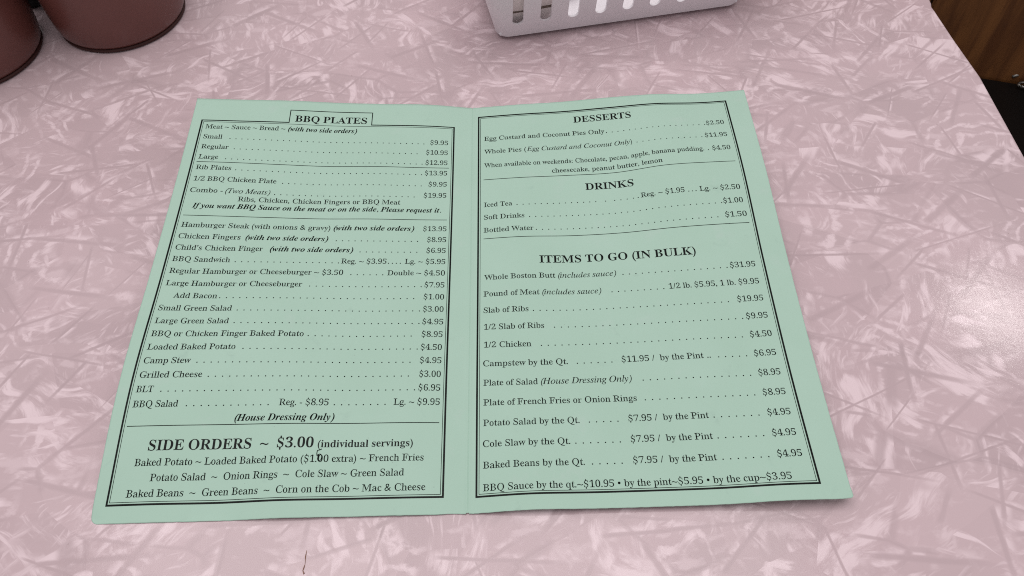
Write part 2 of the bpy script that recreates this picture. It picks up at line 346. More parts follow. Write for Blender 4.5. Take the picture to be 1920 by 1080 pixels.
# letter outlines in thousandths of an em: style, character, advance, then one flat x, y list per contour
GLYPHS = [
 ('B', '$', 542, [[58,6,60,78,52,205,55,242,83,243,108,152,136,96,161,74,197,56,258,46,314,56,336,71,353,91,364,116,369,145,362,186,339,222,298,251,170,321,119,363,95,393,75,445,70,503,78,553,98,596,116,620,151,650,208,675,251,679,291,674,393,637,407,643,419,673,443,671,440,616,449,504,447,465,420,464,393,546,369,585,335,611,289,631,240,635,194,622,168,599,158,577,154,552,163,506,193,469,230,445,376,368,411,340,436,311,455,269,465,206,460,151,441,103,422,75,397,51,351,22,315,8,274,2,215,4,178,13,106,42,94,37,88,14,80,5],[214,600,304,600,304,790,214,790],[214,-140,304,-140,304,60,214,60]]),
 ('B', '(', 313, [[167,232,171,320,183,404,203,483,231,557,267,628,311,694,258,694,202,630,155,559,116,482,88,400,70,316,64,232,70,148,88,64,116,-18,155,-95,202,-166,258,-230,311,-230,267,-164,231,-93,203,-19,183,60,171,144]]),
 ('B', ')', 313, [[156,232,152,144,140,60,120,-18,92,-93,56,-164,12,-230,65,-230,121,-166,168,-95,207,-18,235,64,253,148,259,232,253,316,235,400,207,482,168,559,121,630,65,694,12,694,56,628,92,557,120,482,140,404,152,320]]),
 ('B', '.', 209, [[109,111,93,109,67,93,51,67,49,51,51,35,67,9,93,-7,109,-9,125,-7,151,9,167,35,169,51,167,67,151,93,125,109]]),
 ('B', '0', 549, [[280,-9,224,-3,177,14,138,39,94,94,72,141,57,195,47,256,41,359,47,462,57,522,72,576,94,622,138,675,177,701,224,717,281,723,335,717,381,701,419,676,463,622,485,576,501,522,512,461,518,358,512,255,501,194,485,140,463,94,418,39,380,13,334,-3],[280,54,314,62,328,73,350,109,369,195,377,358,369,521,351,606,328,641,314,652,281,660,247,652,233,641,206,594,186,486,182,358,187,230,206,121,232,73,247,62]]),
 ('B', '3', 549, [[243,-9,156,-1,93,22,70,37,47,63,37,81,32,110,35,132,49,158,110,184,119,131,145,90,186,66,247,59,288,67,316,81,340,105,358,140,366,188,361,244,345,277,321,303,272,333,144,340,145,397,229,400,266,407,294,427,316,453,337,505,342,547,336,597,317,634,299,651,265,663,230,661,203,649,182,626,169,595,162,515,72,533,55,550,44,583,44,613,56,643,96,682,162,711,257,723,323,717,378,700,440,661,466,627,479,585,481,561,476,520,462,485,439,453,409,425,332,380,400,356,460,316,494,270,506,206,503,169,491,121,468,82,438,51,401,27,358,8,310,-3]]),
 ('B', 'A', 640, [[-14,-1,-14,27,35,45,57,69,77,130,124,238,201,441,257,545,308,693,333,692,387,544,588,79,618,44,662,29,662,-3,640,-5,540,8,441,3,381,-7,339,-3,338,29,414,44,425,53,430,67,418,111,379,201,321,193,156,195,109,72,111,57,131,40,184,32,190,27,191,-2,153,-7,79,5,24,-4],[171,240,303,243,362,238,352,278,292,423,263,477,245,419]]),
 ('B', 'B', 649, [[22,-4,21,29,94,47,109,63,116,89,119,549,117,588,105,623,87,637,20,650,20,682,61,685,137,674,233,674,344,684,408,674,520,631,554,603,575,567,582,522,577,486,564,455,543,429,513,406,425,368,485,348,531,324,567,299,593,270,609,236,614,196,607,141,584,96,547,59,497,29,395,-1,335,-5,238,4,160,4,63,-6],[268,373,292,381,348,384,381,395,403,416,421,446,431,489,429,556,411,604,381,630,339,639,289,637,278,634,265,615,263,413],[330,42,368,44,399,53,433,85,448,119,455,153,452,242,426,298,384,330,365,336,294,338,268,346,263,306,265,75,271,59,282,48]]),
 ('B', 'D', 728, [[28,-4,27,29,94,44,108,57,115,80,118,557,111,607,99,629,82,638,19,649,19,682,61,685,157,674,253,675,330,684,388,680,488,654,530,636,599,585,649,519,666,480,678,437,688,339,679,237,662,187,650,154,603,90,537,41,449,10,395,1,340,-6,243,4,146,4,69,-6],[331,42,416,56,439,69,479,109,501,153,518,205,531,341,525,435,516,473,507,512,477,571,438,612,389,633,332,639,294,636,274,627,267,610,263,573,265,81,269,61,280,49]]),
 ('B', 'E', 648, [[18,-4,18,29,84,40,102,50,113,70,120,116,117,588,109,618,93,634,21,649,21,682,63,685,122,675,221,674,378,683,574,671,590,674,601,513,597,474,569,474,538,575,517,601,488,617,439,630,345,636,289,633,269,617,264,596,264,385,268,363,298,371,347,372,378,386,404,429,426,517,457,516,460,474,449,355,460,216,457,174,424,173,405,269,381,310,360,321,268,332,264,293,264,100,270,68,279,54,292,49,389,46,467,57,515,77,553,110,574,140,610,216,643,215,638,173,595,5,360,-4,240,4,141,4,61,-7]]),
 ('B', 'G', 746, [[399,-21,330,-13,239,18,164,66,107,131,69,212,55,273,51,374,69,466,92,520,142,590,209,645,262,672,335,694,410,699,493,681,589,643,599,650,624,694,651,693,646,615,653,457,624,456,592,533,548,595,488,631,428,651,398,654,344,648,297,625,259,581,231,519,214,438,208,339,213,257,222,199,241,144,265,99,306,55,330,40,382,27,457,29,496,47,514,78,518,190,510,231,489,253,407,267,407,299,449,303,568,291,646,292,706,302,748,299,748,267,680,254,662,232,656,191,658,47,619,29,488,-11]]),
 ('B', 'I', 378, [[18,-3,17,29,100,53,113,71,120,96,120,576,117,604,101,632,17,649,17,682,58,685,154,674,249,674,326,685,367,682,367,649,292,636,276,626,265,605,264,115,267,78,277,58,301,44,369,28,368,-3,328,-6,251,4,155,4,58,-6]]),
 ('B', 'K', 750, [[22,-4,21,29,86,43,103,52,114,73,120,120,117,594,109,617,94,632,22,650,22,682,65,684,163,674,242,674,321,685,363,682,364,650,289,633,278,626,267,606,264,407,270,343,357,429,393,476,487,572,519,614,518,633,508,638,430,650,430,682,472,686,549,675,684,686,726,682,726,650,651,637,618,624,570,595,448,463,402,424,435,373,646,110,714,45,776,28,775,-3,734,-6,615,8,517,2,457,-8,416,-4,416,27,432,34,499,41,507,51,505,59,477,103,298,322,266,298,267,87,275,61,289,46,364,29,363,-4,321,-6,222,4,123,3,64,-6]]),
 ('B', 'L', 625, [[21,-4,20,29,85,43,102,52,113,73,119,120,116,595,108,619,93,633,21,650,21,682,63,685,121,676,217,674,333,686,375,682,375,650,286,632,275,622,264,587,266,75,277,57,287,51,328,46,414,48,485,64,529,91,552,117,572,150,607,233,639,232,636,191,594,5,380,-4,221,4,122,3,63,-6]]),
 ('B', 'M', 934, [[19,-4,18,29,92,46,106,62,109,74,109,530,121,590,115,615,101,631,19,650,20,682,61,685,178,671,271,672,451,245,472,210,491,267,619,572,662,639,672,673,804,674,881,684,921,682,922,650,860,635,843,625,830,606,826,579,828,89,834,61,850,45,921,28,920,-4,879,-7,783,4,686,2,628,-6,587,-3,586,28,661,47,677,63,683,89,685,535,677,596,659,538,530,232,474,129,428,2,403,1,349,148,178,545,157,581,160,71,163,59,178,44,255,30,255,-4,214,-7,137,3,60,-6]]),
 ('B', 'N', 725, [[601,-15,494,128,190,495,158,525,163,61,168,51,184,42,251,29,251,-4,211,-7,138,3,64,-7,25,-4,24,28,91,42,110,60,110,482,119,580,64,636,36,644,25,652,25,681,46,683,177,670,230,673,263,626,551,277,583,247,579,618,560,635,490,650,491,682,530,685,604,675,677,685,717,682,717,649,653,637,637,627,632,618,630,282,618,183,628,4,627,-15]]),
 ('B', 'O', 772, [[388,-22,316,-12,252,12,194,46,145,90,104,142,75,202,56,268,50,339,56,410,75,475,104,535,145,588,195,632,254,666,320,691,395,700,467,690,531,666,589,633,638,589,678,538,708,478,727,411,733,339,727,268,708,202,678,142,637,90,587,46,528,12,462,-13],[394,24,445,31,489,54,525,97,552,159,559,192,568,240,574,339,570,421,560,479,550,517,520,580,482,624,460,638,437,647,387,654,336,647,292,624,256,581,229,519,222,486,213,438,207,339,212,257,221,199,232,161,261,98,299,54,321,40,345,31]]),
 ('B', 'P', 612, [[21,-4,20,29,85,43,102,52,113,73,119,120,116,594,108,617,93,632,21,650,22,682,63,684,161,674,359,682,455,663,497,647,540,621,581,573,599,512,593,443,585,421,559,382,519,349,435,314,324,301,269,308,263,250,264,102,269,73,288,46,363,29,362,-4,320,-6,221,4,122,3,63,-6],[267,339,379,358,406,374,426,402,443,464,440,539,421,594,388,625,341,636,292,635,276,629,264,610,263,381]]),
 ('B', 'Q', 772, [[563,-170,499,-162,443,-147,392,-125,313,-50,279,0,211,33,138,96,87,173,62,241,51,314,53,387,67,454,93,516,145,588,195,632,254,666,320,691,382,700,444,695,510,675,571,645,623,605,666,556,699,499,722,434,732,364,731,300,717,228,690,162,648,103,595,53,530,14,489,1,506,-41,532,-70,561,-93,592,-108,626,-116,733,-107,740,-139,709,-154,679,-161],[395,11,450,19,490,54,526,97,553,159,560,192,569,240,575,339,570,421,561,479,550,517,521,580,483,624,461,638,437,647,387,654,336,647,292,624,256,581,229,519,222,486,213,438,207,339,212,257,221,199,232,161,262,98,280,74,321,38,368,16]]),
 ('B', 'R', 694, [[21,-4,20,29,85,43,102,52,113,73,119,120,116,594,108,617,93,632,21,650,22,682,64,684,164,674,243,674,323,683,371,681,488,653,563,611,595,574,605,551,612,498,608,461,596,429,576,401,512,356,464,334,626,87,669,42,712,31,717,-3,677,-5,581,8,507,6,325,285,299,315,267,319,263,296,263,120,269,73,288,46,363,29,362,-4,320,-6,221,4,122,3,63,-6],[267,345,303,351,351,346,372,353,405,371,440,412,459,474,456,545,444,581,424,608,399,625,369,634,322,636,287,633,270,619,263,574,263,367]]),
 ('B', 'S', 571, [[66,-15,69,61,60,196,62,236,95,237,123,140,155,81,183,58,224,38,293,27,357,39,382,54,402,76,414,102,419,133,412,177,385,215,339,246,194,320,135,365,108,397,86,452,80,513,89,567,111,613,132,638,171,670,237,697,285,701,331,696,446,657,463,663,477,695,503,693,500,634,510,515,508,473,477,472,447,559,419,601,381,629,328,650,273,655,220,640,191,615,180,593,175,566,185,517,220,478,261,452,427,370,467,341,495,310,517,265,528,198,522,139,501,88,479,58,452,33,399,2,358,-12,311,-20,244,-17,202,-7,120,24,107,18,100,-7,91,-16]]),
 ('B', 'T', 620, [[134,-4,134,30,212,46,228,61,237,87,237,626,233,645,152,632,112,616,88,595,70,567,44,472,15,472,10,510,20,673,56,671,195,683,254,675,333,674,433,684,571,671,607,673,618,509,613,471,584,470,558,568,533,604,496,626,391,646,386,626,387,86,396,60,411,45,491,30,491,-4,449,-7,352,4,254,4,176,-7]]),
 ('B', 'U', 723, [[369,-19,286,-10,222,14,175,47,143,94,123,155,118,191,114,594,106,617,91,632,19,650,20,682,62,684,160,674,239,674,318,685,360,682,361,650,285,634,270,620,262,597,262,179,274,119,299,74,346,43,409,34,462,41,505,58,538,86,561,125,575,175,581,237,581,605,579,616,566,631,486,649,487,682,528,685,607,675,667,683,708,682,709,650,651,633,632,613,631,221,623,162,604,101,568,46,517,8,450,-14]]),
 ('B', 'a', 502, [[379,-11,347,-6,326,7,298,53,278,28,253,12,198,-3,142,-9,111,-6,85,5,57,32,44,54,38,80,39,114,57,160,77,185,211,262,265,281,298,282,302,359,296,397,279,421,243,433,185,430,157,418,152,401,172,366,177,344,172,322,153,301,132,293,106,293,77,303,66,312,55,352,65,392,96,426,154,467,222,480,305,467,372,441,387,430,411,401,429,339,428,71,434,57,443,52,464,62,477,62,489,41,475,22,436,3],[225,52,288,77,303,93,303,232,298,255,207,205,188,184,175,157,170,125,176,81,196,56]]),
 ('B', 'd', 541, [[208,-13,160,-4,118,19,84,55,58,101,41,157,36,219,42,290,59,351,77,386,110,428,152,457,183,468,240,472,282,462,320,438,335,415,339,457,337,617,321,636,259,651,259,682,281,685,359,675,470,673,469,89,480,58,527,42,526,15,512,11,437,12,368,0,334,-12,341,40,335,62,322,32,282,1,234,-12],[255,43,325,81,338,112,339,360,325,394,268,415,244,417,208,399,184,356,171,288,169,198,177,122,197,71,216,52]]),
 ('B', 'e', 438, [[229,-12,159,3,129,20,90,56,61,105,47,143,36,234,45,319,70,373,91,403,131,441,162,460,196,474,234,480,288,472,332,448,368,415,404,347,419,251,345,257,250,242,171,249,171,190,183,143,201,106,227,80,259,66,297,62,334,72,402,129,426,108,403,67,339,15,268,-9],[170,283,227,291,300,286,304,320,300,375,288,413,275,427,250,435,221,433,204,426,189,408,170,346]]),
 ('B', 'g', 477, [[217,-215,157,-210,89,-189,45,-158,25,-124,27,-96,34,-84,105,-39,69,-10,49,16,40,57,46,78,76,116,132,157,151,164,89,205,52,254,39,316,50,371,73,406,105,435,147,458,196,476,254,479,346,449,469,450,465,435,469,402,395,401,420,351,428,303,418,251,389,208,346,176,289,155,241,147,186,155,173,145,147,106,152,84,175,71,351,62,384,55,422,39,440,24,455,-4,465,-55,461,-99,441,-137,407,-171,384,-185,327,-205],[234,192,263,195,286,216,299,257,303,314,295,402,271,427,234,435,206,431,183,412,169,372,164,314,169,257,183,216,205,194],[239,-167,322,-159,372,-137,387,-121,393,-98,385,-68,365,-54,333,-47,142,-44,130,-56,108,-97,108,-117,116,-133,153,-158]]),
 ('B', 'i', 285, [[150,546,123,551,102,566,87,587,82,614,87,641,102,663,123,678,150,683,177,678,198,663,213,641,218,614,213,587,198,566,176,551],[25,-4,24,26,73,41,83,53,85,72,83,407,70,424,28,436,30,464,50,467,107,459,215,456,215,55,229,39,271,26,270,-4,120,4,46,-6]]),
 ('B', 'l', 287, [[25,-4,24,26,73,41,83,53,85,72,84,613,80,629,71,640,28,652,28,681,49,684,106,675,215,672,214,63,223,42,271,26,270,-4,120,4,46,-6]]),
 ('B', 'n', 557, [[25,-4,24,26,73,41,85,63,86,377,82,405,74,419,26,437,26,464,47,467,105,459,216,458,212,430,219,396,236,424,259,442,308,464,334,468,400,464,430,450,454,430,472,401,482,363,486,55,502,38,544,26,543,-4,401,4,321,-6,299,-4,298,26,340,38,350,49,357,83,354,360,341,393,312,404,273,394,221,362,213,352,214,55,229,38,271,26,270,-4,120,4,46,-6]]),
 ('B', 'r', 418, [[25,-4,24,26,73,41,81,54,85,83,82,408,69,425,28,436,30,464,50,467,105,459,211,456,209,427,217,374,232,407,305,457,347,468,371,465,399,454,417,434,421,416,418,373,398,345,369,337,343,342,308,380,287,388,269,381,234,351,220,329,215,286,216,61,231,41,297,27,297,-4,256,-7,180,4]]),
 ('B', 's', 419, [[225,-20,163,-10,101,16,76,-13,55,-12,48,119,51,158,80,158,116,70,142,49,182,32,220,28,258,36,278,52,289,87,284,115,266,141,130,216,86,256,64,302,65,366,77,401,98,431,128,456,165,473,198,480,235,480,280,469,317,452,328,455,343,477,363,475,366,328,338,328,303,403,257,428,222,434,188,430,168,420,156,401,154,370,167,342,196,320,325,251,361,211,374,173,375,97,351,43,324,15,289,-5]]),
 ('B', 'u', 548, [[195,-11,155,-5,125,10,102,29,87,59,75,119,72,401,60,422,15,436,15,465,36,467,95,459,205,456,205,101,212,78,221,66,255,53,290,63,331,83,347,96,344,403,330,422,280,436,280,465,300,468,373,458,476,456,475,83,485,60,537,45,537,18,522,13,445,14,342,-12,347,23,342,62,326,34,290,10,250,-4]]),
 ('B', 'v', 446, [[213,-14,168,116,61,383,34,419,-6,435,-6,465,15,467,91,456,168,459,225,469,247,466,247,435,196,426,185,409,256,216,275,180,291,237,358,405,352,423,300,435,301,466,322,468,379,458,435,467,456,465,456,438,418,421,407,410,327,199,287,132,237,-14]]),
 ('B', '~', 574, [[25,198,96,245,143,263,167,265,226,253,374,195,414,189,466,198,515,221,560,253,560,336,490,289,443,272,420,269,362,281,216,339,174,345,121,336,71,314,25,281]]),
 ('I', '(', 323, [[200,232,241,372,293,485,339,559,450,694,397,694,330,629,271,556,220,478,178,397,145,315,124,232,112,149,112,67,121,-14,141,-92,171,-165,212,-230,265,-230,208,-95,192,-21,186,92]]),
 ('I', ')', 323, [[215,232,174,92,123,-21,77,-95,-34,-230,19,-230,86,-165,145,-92,196,-14,238,67,270,149,292,232,303,315,304,397,295,478,275,556,245,629,204,694,151,694,208,559,224,485,230,372]]),
 ('I', 'C', 701, [[325,-15,244,-6,174,19,116,60,73,117,47,186,38,266,46,339,79,434,119,501,188,581,248,631,338,679,407,700,478,707,541,701,641,675,660,681,675,700,695,700,654,495,633,495,629,570,617,606,596,636,551,664,511,673,467,673,406,659,328,616,260,551,205,466,175,393,163,341,157,287,157,225,180,136,193,111,228,71,271,43,296,35,352,28,396,31,438,42,479,59,519,84,594,153,613,136,549,69,482,22,408,-6]]),
 ('I', 'D', 755, [[-53,0,-47,20,-1,25,27,38,52,77,187,573,196,618,191,645,171,663,120,672,126,692,391,692,484,683,563,658,607,631,644,598,686,536,703,488,712,434,709,352,690,276,655,204,605,141,564,103,518,71,466,44,409,23,348,8,248,0],[253,33,307,37,357,47,402,66,442,90,510,154,536,193,567,258,582,305,595,378,597,428,591,497,572,555,542,600,522,618,473,644,413,657,342,657,316,645,300,616,156,79,159,59,172,45,203,36]]),
 ('I', 'E', 676, [[-50,0,-45,20,-1,24,27,38,52,77,187,573,196,618,192,645,172,663,121,672,126,692,655,692,626,542,609,542,606,587,594,624,582,636,555,649,499,657,365,658,330,654,313,643,295,600,237,387,345,388,403,397,430,410,450,429,478,485,497,485,427,240,409,240,409,315,402,332,389,343,341,352,229,353,158,84,156,64,164,49,194,37,320,35,401,46,452,63,495,90,532,126,575,190,595,190,523,0]]),
 ('I', 'H', 775, [[-50,0,-45,20,-5,23,26,37,52,76,187,573,196,618,192,645,172,663,121,672,126,692,402,692,397,672,354,668,326,654,300,613,243,410,249,391,276,386,537,386,560,394,614,584,620,624,616,645,602,660,544,672,550,692,826,692,820,672,775,667,748,654,723,614,589,119,579,73,584,46,604,29,655,20,650,0,374,0,379,20,420,23,446,33,461,47,476,76,544,325,538,344,511,348,251,348,228,341,165,119,155,67,159,46,173,32,231,20,226,0]]),
 ('I', 'M', 878, [[-54,0,-48,20,-2,25,23,37,49,76,193,583,199,624,194,645,174,663,123,672,129,692,316,692,388,161,739,692,929,692,923,672,878,667,851,654,826,614,692,119,682,73,687,46,707,29,758,20,753,0,479,0,484,17,521,22,547,34,575,75,715,584,326,0,312,0,234,585,101,93,99,62,107,41,131,25,175,19,170,0]]),
 ('I', 'O', 769, [[298,-15,222,-7,157,16,104,54,65,105,40,167,32,241,38,309,66,398,112,483,172,559,245,623,304,661,389,695,453,706,527,703,595,685,634,664,681,621,714,565,728,522,735,475,734,413,724,357,697,281,669,226,622,158,567,97,522,59,474,29,407,1,335,-13],[299,15,350,22,383,34,459,89,525,170,559,229,586,292,606,358,619,426,623,493,619,548,597,613,571,644,539,665,499,676,441,674,388,655,336,622,287,576,243,518,205,450,179,389,158,315,146,241,146,175,155,124,173,82,216,37,254,20]]),
 ('I', 'T', 625, [[74,0,78,20,128,24,158,36,175,54,189,80,343,636,336,652,316,656,232,653,174,638,152,626,126,601,105,567,88,524,66,526,110,692,686,692,654,521,635,521,635,571,630,601,619,624,601,640,557,653,474,656,457,652,447,638,305,122,295,73,297,49,309,32,343,22,394,20,388,0]]),
 ('I', 'a', 509, [[74,-12,39,-5,13,16,-4,49,-10,96,-6,150,16,233,41,288,73,340,112,386,157,427,226,464,273,471,309,465,333,447,346,417,359,460,435,460,330,73,334,56,355,54,389,82,420,119,434,107,407,71,357,18,334,1,291,-12,260,0,251,20,251,46,284,175,229,93,178,35,127,0],[122,49,154,59,199,97,244,155,283,225,312,300,324,357,325,402,320,417,303,438,291,443,259,444,214,423,170,378,132,314,93,207,79,120,80,91,90,64,98,56]]),
 ('I', 'c', 444, [[148,-12,105,-7,68,8,39,34,17,69,3,111,0,178,7,228,25,277,50,324,83,367,123,405,175,440,223,460,272,470,312,470,351,461,379,442,396,407,394,374,373,347,354,340,334,341,309,358,305,390,327,428,324,439,294,445,259,440,225,426,178,388,138,335,117,292,95,224,89,141,99,93,114,68,132,49,168,35,207,36,259,56,312,95,339,122,355,105,287,40,252,17,183,-9]]),
 ('I', 'd', 528, [[91,-12,47,-4,24,10,-1,44,-10,74,-12,125,-4,177,15,232,43,288,78,341,119,388,159,424,205,453,252,468,305,470,346,456,361,437,410,649,405,666,395,673,347,677,352,696,410,702,509,724,511,700,348,69,354,50,382,47,406,64,456,120,472,107,416,40,380,8,334,-11,295,-6,278,11,272,40,279,91,300,167,248,88,198,32,147,-1],[135,41,171,51,218,92,264,154,303,227,332,304,345,373,339,419,316,443,295,447,262,442,213,414,165,363,124,293,85,184,76,105,92,61,111,46]]),
 ('I', 'e', 428, [[132,-10,92,-5,59,8,31,31,10,62,-2,101,-5,163,3,212,20,263,47,312,81,359,121,399,173,437,220,459,267,470,305,470,342,462,373,437,383,408,376,355,351,317,310,282,253,252,180,228,91,212,84,146,94,86,107,65,125,50,149,41,177,38,225,47,276,75,329,121,344,106,295,54,245,18,191,-3],[95,235,184,257,231,281,266,312,291,347,303,384,303,416,295,434,279,443,247,441,226,432,192,407,161,372,132,326]]),
 ('I', 'g', 426, [[94,-228,23,-220,-15,-205,-57,-171,-76,-127,-73,-84,-44,-32,13,14,53,36,20,58,10,75,10,91,25,118,87,180,47,210,23,246,17,267,18,322,34,367,64,407,104,440,152,463,188,471,251,472,361,440,431,440,431,396,362,396,369,352,362,303,341,259,308,221,267,193,218,175,164,169,122,172,94,143,92,121,109,104,236,56,302,17,327,-24,332,-59,319,-121,303,-148,267,-182,220,-207,182,-219],[166,192,197,198,233,226,262,270,277,311,284,355,280,405,266,430,237,448,199,447,162,425,129,384,107,331,99,271,106,227,129,201],[112,-197,158,-194,195,-185,225,-170,245,-149,258,-122,261,-81,249,-53,214,-24,159,1,78,27,27,-10,-4,-51,-14,-95,-11,-126,0,-152,18,-171,42,-186]]),
 ('I', 'i', 264, [[182,586,163,590,147,601,135,618,131,637,135,656,147,673,163,685,182,689,202,685,219,674,230,657,234,637,230,617,219,601,202,590],[49,-12,34,-10,12,2,1,26,1,54,89,393,85,410,74,421,26,428,30,445,187,471,195,463,194,449,86,77,95,51,118,50,144,67,193,125,208,110,153,42,126,19,74,-9]]),
 ('I', 'l', 257, [[47,-11,26,-8,6,7,-3,32,-1,56,151,640,149,658,142,672,126,679,87,683,89,701,250,724,255,716,250,693,83,79,88,57,96,52,111,53,135,69,182,122,198,107,156,55,115,18,78,-4]]),
 ('I', 'n', 542, [[331,-13,310,-10,295,1,284,18,281,41,360,366,358,395,349,406,335,409,299,397,255,364,209,315,166,259,113,156,63,0,-18,0,92,384,91,402,83,414,61,422,26,424,29,442,191,471,198,468,138,264,235,379,280,419,322,447,359,463,392,469,424,463,444,445,450,414,445,368,373,111,366,66,374,53,396,52,420,71,464,135,480,123,431,47,407,21,357,-9]]),
 ('I', 'o', 522, [[157,-12,111,-7,71,8,39,33,14,66,-1,105,-6,152,1,209,21,266,51,320,92,369,139,410,191,443,245,464,300,471,348,466,388,451,436,411,462,354,465,273,438,189,387,109,318,44,279,20,231,-1],[168,17,221,31,271,70,315,127,355,213,377,303,377,370,358,418,341,433,320,442,294,445,261,440,229,424,197,399,153,344,106,247,84,148,89,78,113,36,132,24]]),
 ('I', 'r', 333, [[-19,0,83,378,77,409,58,419,19,423,22,442,173,471,185,468,133,267,205,380,263,448,288,465,309,471,337,462,350,442,353,421,349,396,337,376,313,360,287,359,264,373,253,399,212,352,175,297,111,164,61,0]]),
 ('I', 's', 370, [[116,-12,68,-7,9,9,-6,5,-13,-6,-33,-6,-11,158,6,157,15,96,36,52,55,31,79,19,117,16,147,26,171,47,184,78,186,114,173,151,89,268,66,315,59,354,68,400,83,426,106,448,149,467,219,469,288,450,305,455,311,468,328,468,308,319,291,319,274,389,260,414,242,431,220,442,178,443,158,433,139,410,135,388,144,353,245,205,263,165,266,119,253,71,215,22,170,-3]]),
 ('I', 't', 278, [[49,-12,34,-11,13,1,2,23,2,57,98,421,29,421,33,442,64,451,122,486,149,513,202,584,225,584,187,453,272,453,264,421,179,421,89,73,94,51,116,48,139,64,185,118,200,101,148,38,123,16,73,-9]]),
 ('I', 'u', 542, [[68,-12,50,-10,28,0,13,20,6,46,16,123,76,345,83,386,77,416,58,425,20,428,23,446,174,471,190,466,90,98,91,62,101,52,118,48,149,56,185,81,237,136,277,190,314,255,348,328,389,460,467,460,367,77,372,54,381,49,398,50,437,82,469,125,483,111,434,43,409,19,357,-9,316,-11,294,1,287,11,281,40,285,75,327,228,255,122,189,48,128,3]]),
 ('I', 'w', 664, [[72,-12,60,359,43,408,21,427,-5,430,-3,447,104,471,119,472,126,466,140,376,146,136,355,472,372,472,410,105,525,245,573,329,578,361,542,413,540,433,545,450,561,466,577,471,596,469,611,459,626,433,629,407,615,346,599,309,544,223,358,-12,342,-12,305,329,90,-12]]),
 ('I', 'y', 402, [[-65,-228,-91,-223,-109,-208,-115,-186,-107,-161,-78,-146,-19,-162,3,-155,37,-121,118,-10,43,363,16,411,-6,423,-36,428,-33,445,87,471,98,469,103,461,126,384,183,85,288,259,320,329,323,347,317,370,276,411,277,445,291,462,307,469,326,470,346,462,361,447,369,425,364,359,328,271,270,168,164,1,69,-126,-9,-204,-39,-222]]),
 ('J', '(', 323, [[219,232,241,320,269,402,304,481,347,555,456,696,395,699,324,634,262,562,208,484,162,402,128,317,104,232,94,147,95,62,107,-20,130,-98,164,-170,208,-235,270,-232,240,-161,218,-91,205,-17,201,62,206,144]]),
 ('J', ')', 323, [[196,232,175,144,147,62,111,-17,69,-91,-40,-232,20,-235,91,-170,154,-98,208,-20,253,62,288,147,311,232,322,317,321,402,309,484,286,562,252,634,207,699,146,696,176,625,198,555,211,481,215,402,210,320]]),
 ('J', ',', 219, [[35,-118,74,-104,108,-84,135,-59,172,-3,181,26,183,77,165,111,149,120,130,123,98,116,73,95,64,82,60,37,73,18,97,10,96,-9,83,-50,57,-86,39,-99]]),
 ('J', '.', 219, [[131,111,115,109,85,93,65,67,59,51,61,21,79,-1,92,-7,107,-9,139,-1,165,21,179,51,180,67,170,93,147,109]]),
 ('J', 'B', 641, [[-50,0,-50,23,7,33,24,47,42,78,173,558,179,597,175,621,156,637,109,647,109,671,379,670,462,662,526,647,551,636,587,608,609,571,616,525,611,485,595,450,570,420,533,394,487,373,430,357,504,322,530,299,548,272,559,242,563,208,556,156,535,107,511,77,479,51,439,30,360,7,255,0],[299,369,350,375,393,391,426,417,450,451,468,517,466,571,446,614,428,627,404,635,365,637,347,630,335,614,270,371],[247,33,293,39,333,56,380,103,400,145,410,195,407,257,396,286,378,309,352,325,319,335,262,338,192,72,194,56,206,41]]),
 ('J', 'D', 720, [[-50,0,-50,23,7,33,24,47,42,78,173,558,179,597,172,625,150,640,109,647,109,671,376,671,472,663,551,640,612,601,656,547,682,477,690,365,677,287,647,213,602,146,563,106,476,45,428,24,373,11,258,0],[252,31,295,35,335,46,372,65,422,104,477,176,508,241,524,289,543,391,541,504,528,553,506,592,476,619,437,636,390,641,354,635,339,623,326,595,192,80,193,59,205,41]]),
 ('J', 'H', 756, [[-50,0,-50,23,7,33,24,47,42,78,173,558,179,597,175,621,156,638,109,647,109,671,422,671,422,647,371,639,353,627,339,609,319,558,269,375,508,375,557,559,563,601,559,621,546,635,524,644,492,647,492,671,806,671,806,647,770,644,744,635,729,620,712,587,583,111,577,71,581,50,600,33,647,23,647,0,334,0,334,23,391,33,408,47,421,69,438,113,496,329,257,329,202,122,193,70,201,45,210,36,263,23,263,0]]),
 ('J', 'I', 371, [[-50,0,-50,23,-14,26,13,37,28,53,46,88,175,563,179,601,171,625,147,641,108,647,108,671,422,671,422,647,391,645,362,635,342,616,331,595,198,111,192,70,200,45,224,30,263,23,263,0]]),
 ('J', 'O', 712, [[266,-17,198,-10,140,12,93,49,57,98,35,158,28,229,35,302,57,377,90,449,151,536,206,592,277,644,342,673,410,687,481,687,545,673,599,644,641,601,657,575,679,516,686,447,683,398,674,348,649,273,613,202,583,157,549,116,490,63,437,28,370,-1,301,-15],[274,19,296,21,338,37,398,90,451,176,497,293,529,416,539,488,539,542,533,578,521,608,503,630,468,650,438,654,400,647,363,626,328,593,295,551,261,493,206,357,176,216,175,113,184,79,208,43,244,23]]),
 ('J', 'P', 609, [[-50,0,-50,23,7,33,24,47,42,78,173,558,179,597,175,621,156,637,109,647,109,671,454,667,510,654,554,632,585,602,604,563,610,515,606,479,586,430,549,386,500,353,433,331,370,323,255,320,202,122,193,70,197,49,210,36,263,23,263,0],[296,354,347,359,389,376,422,403,445,440,463,512,462,570,454,594,442,613,424,626,402,634,367,637,345,630,336,617,265,356]]),
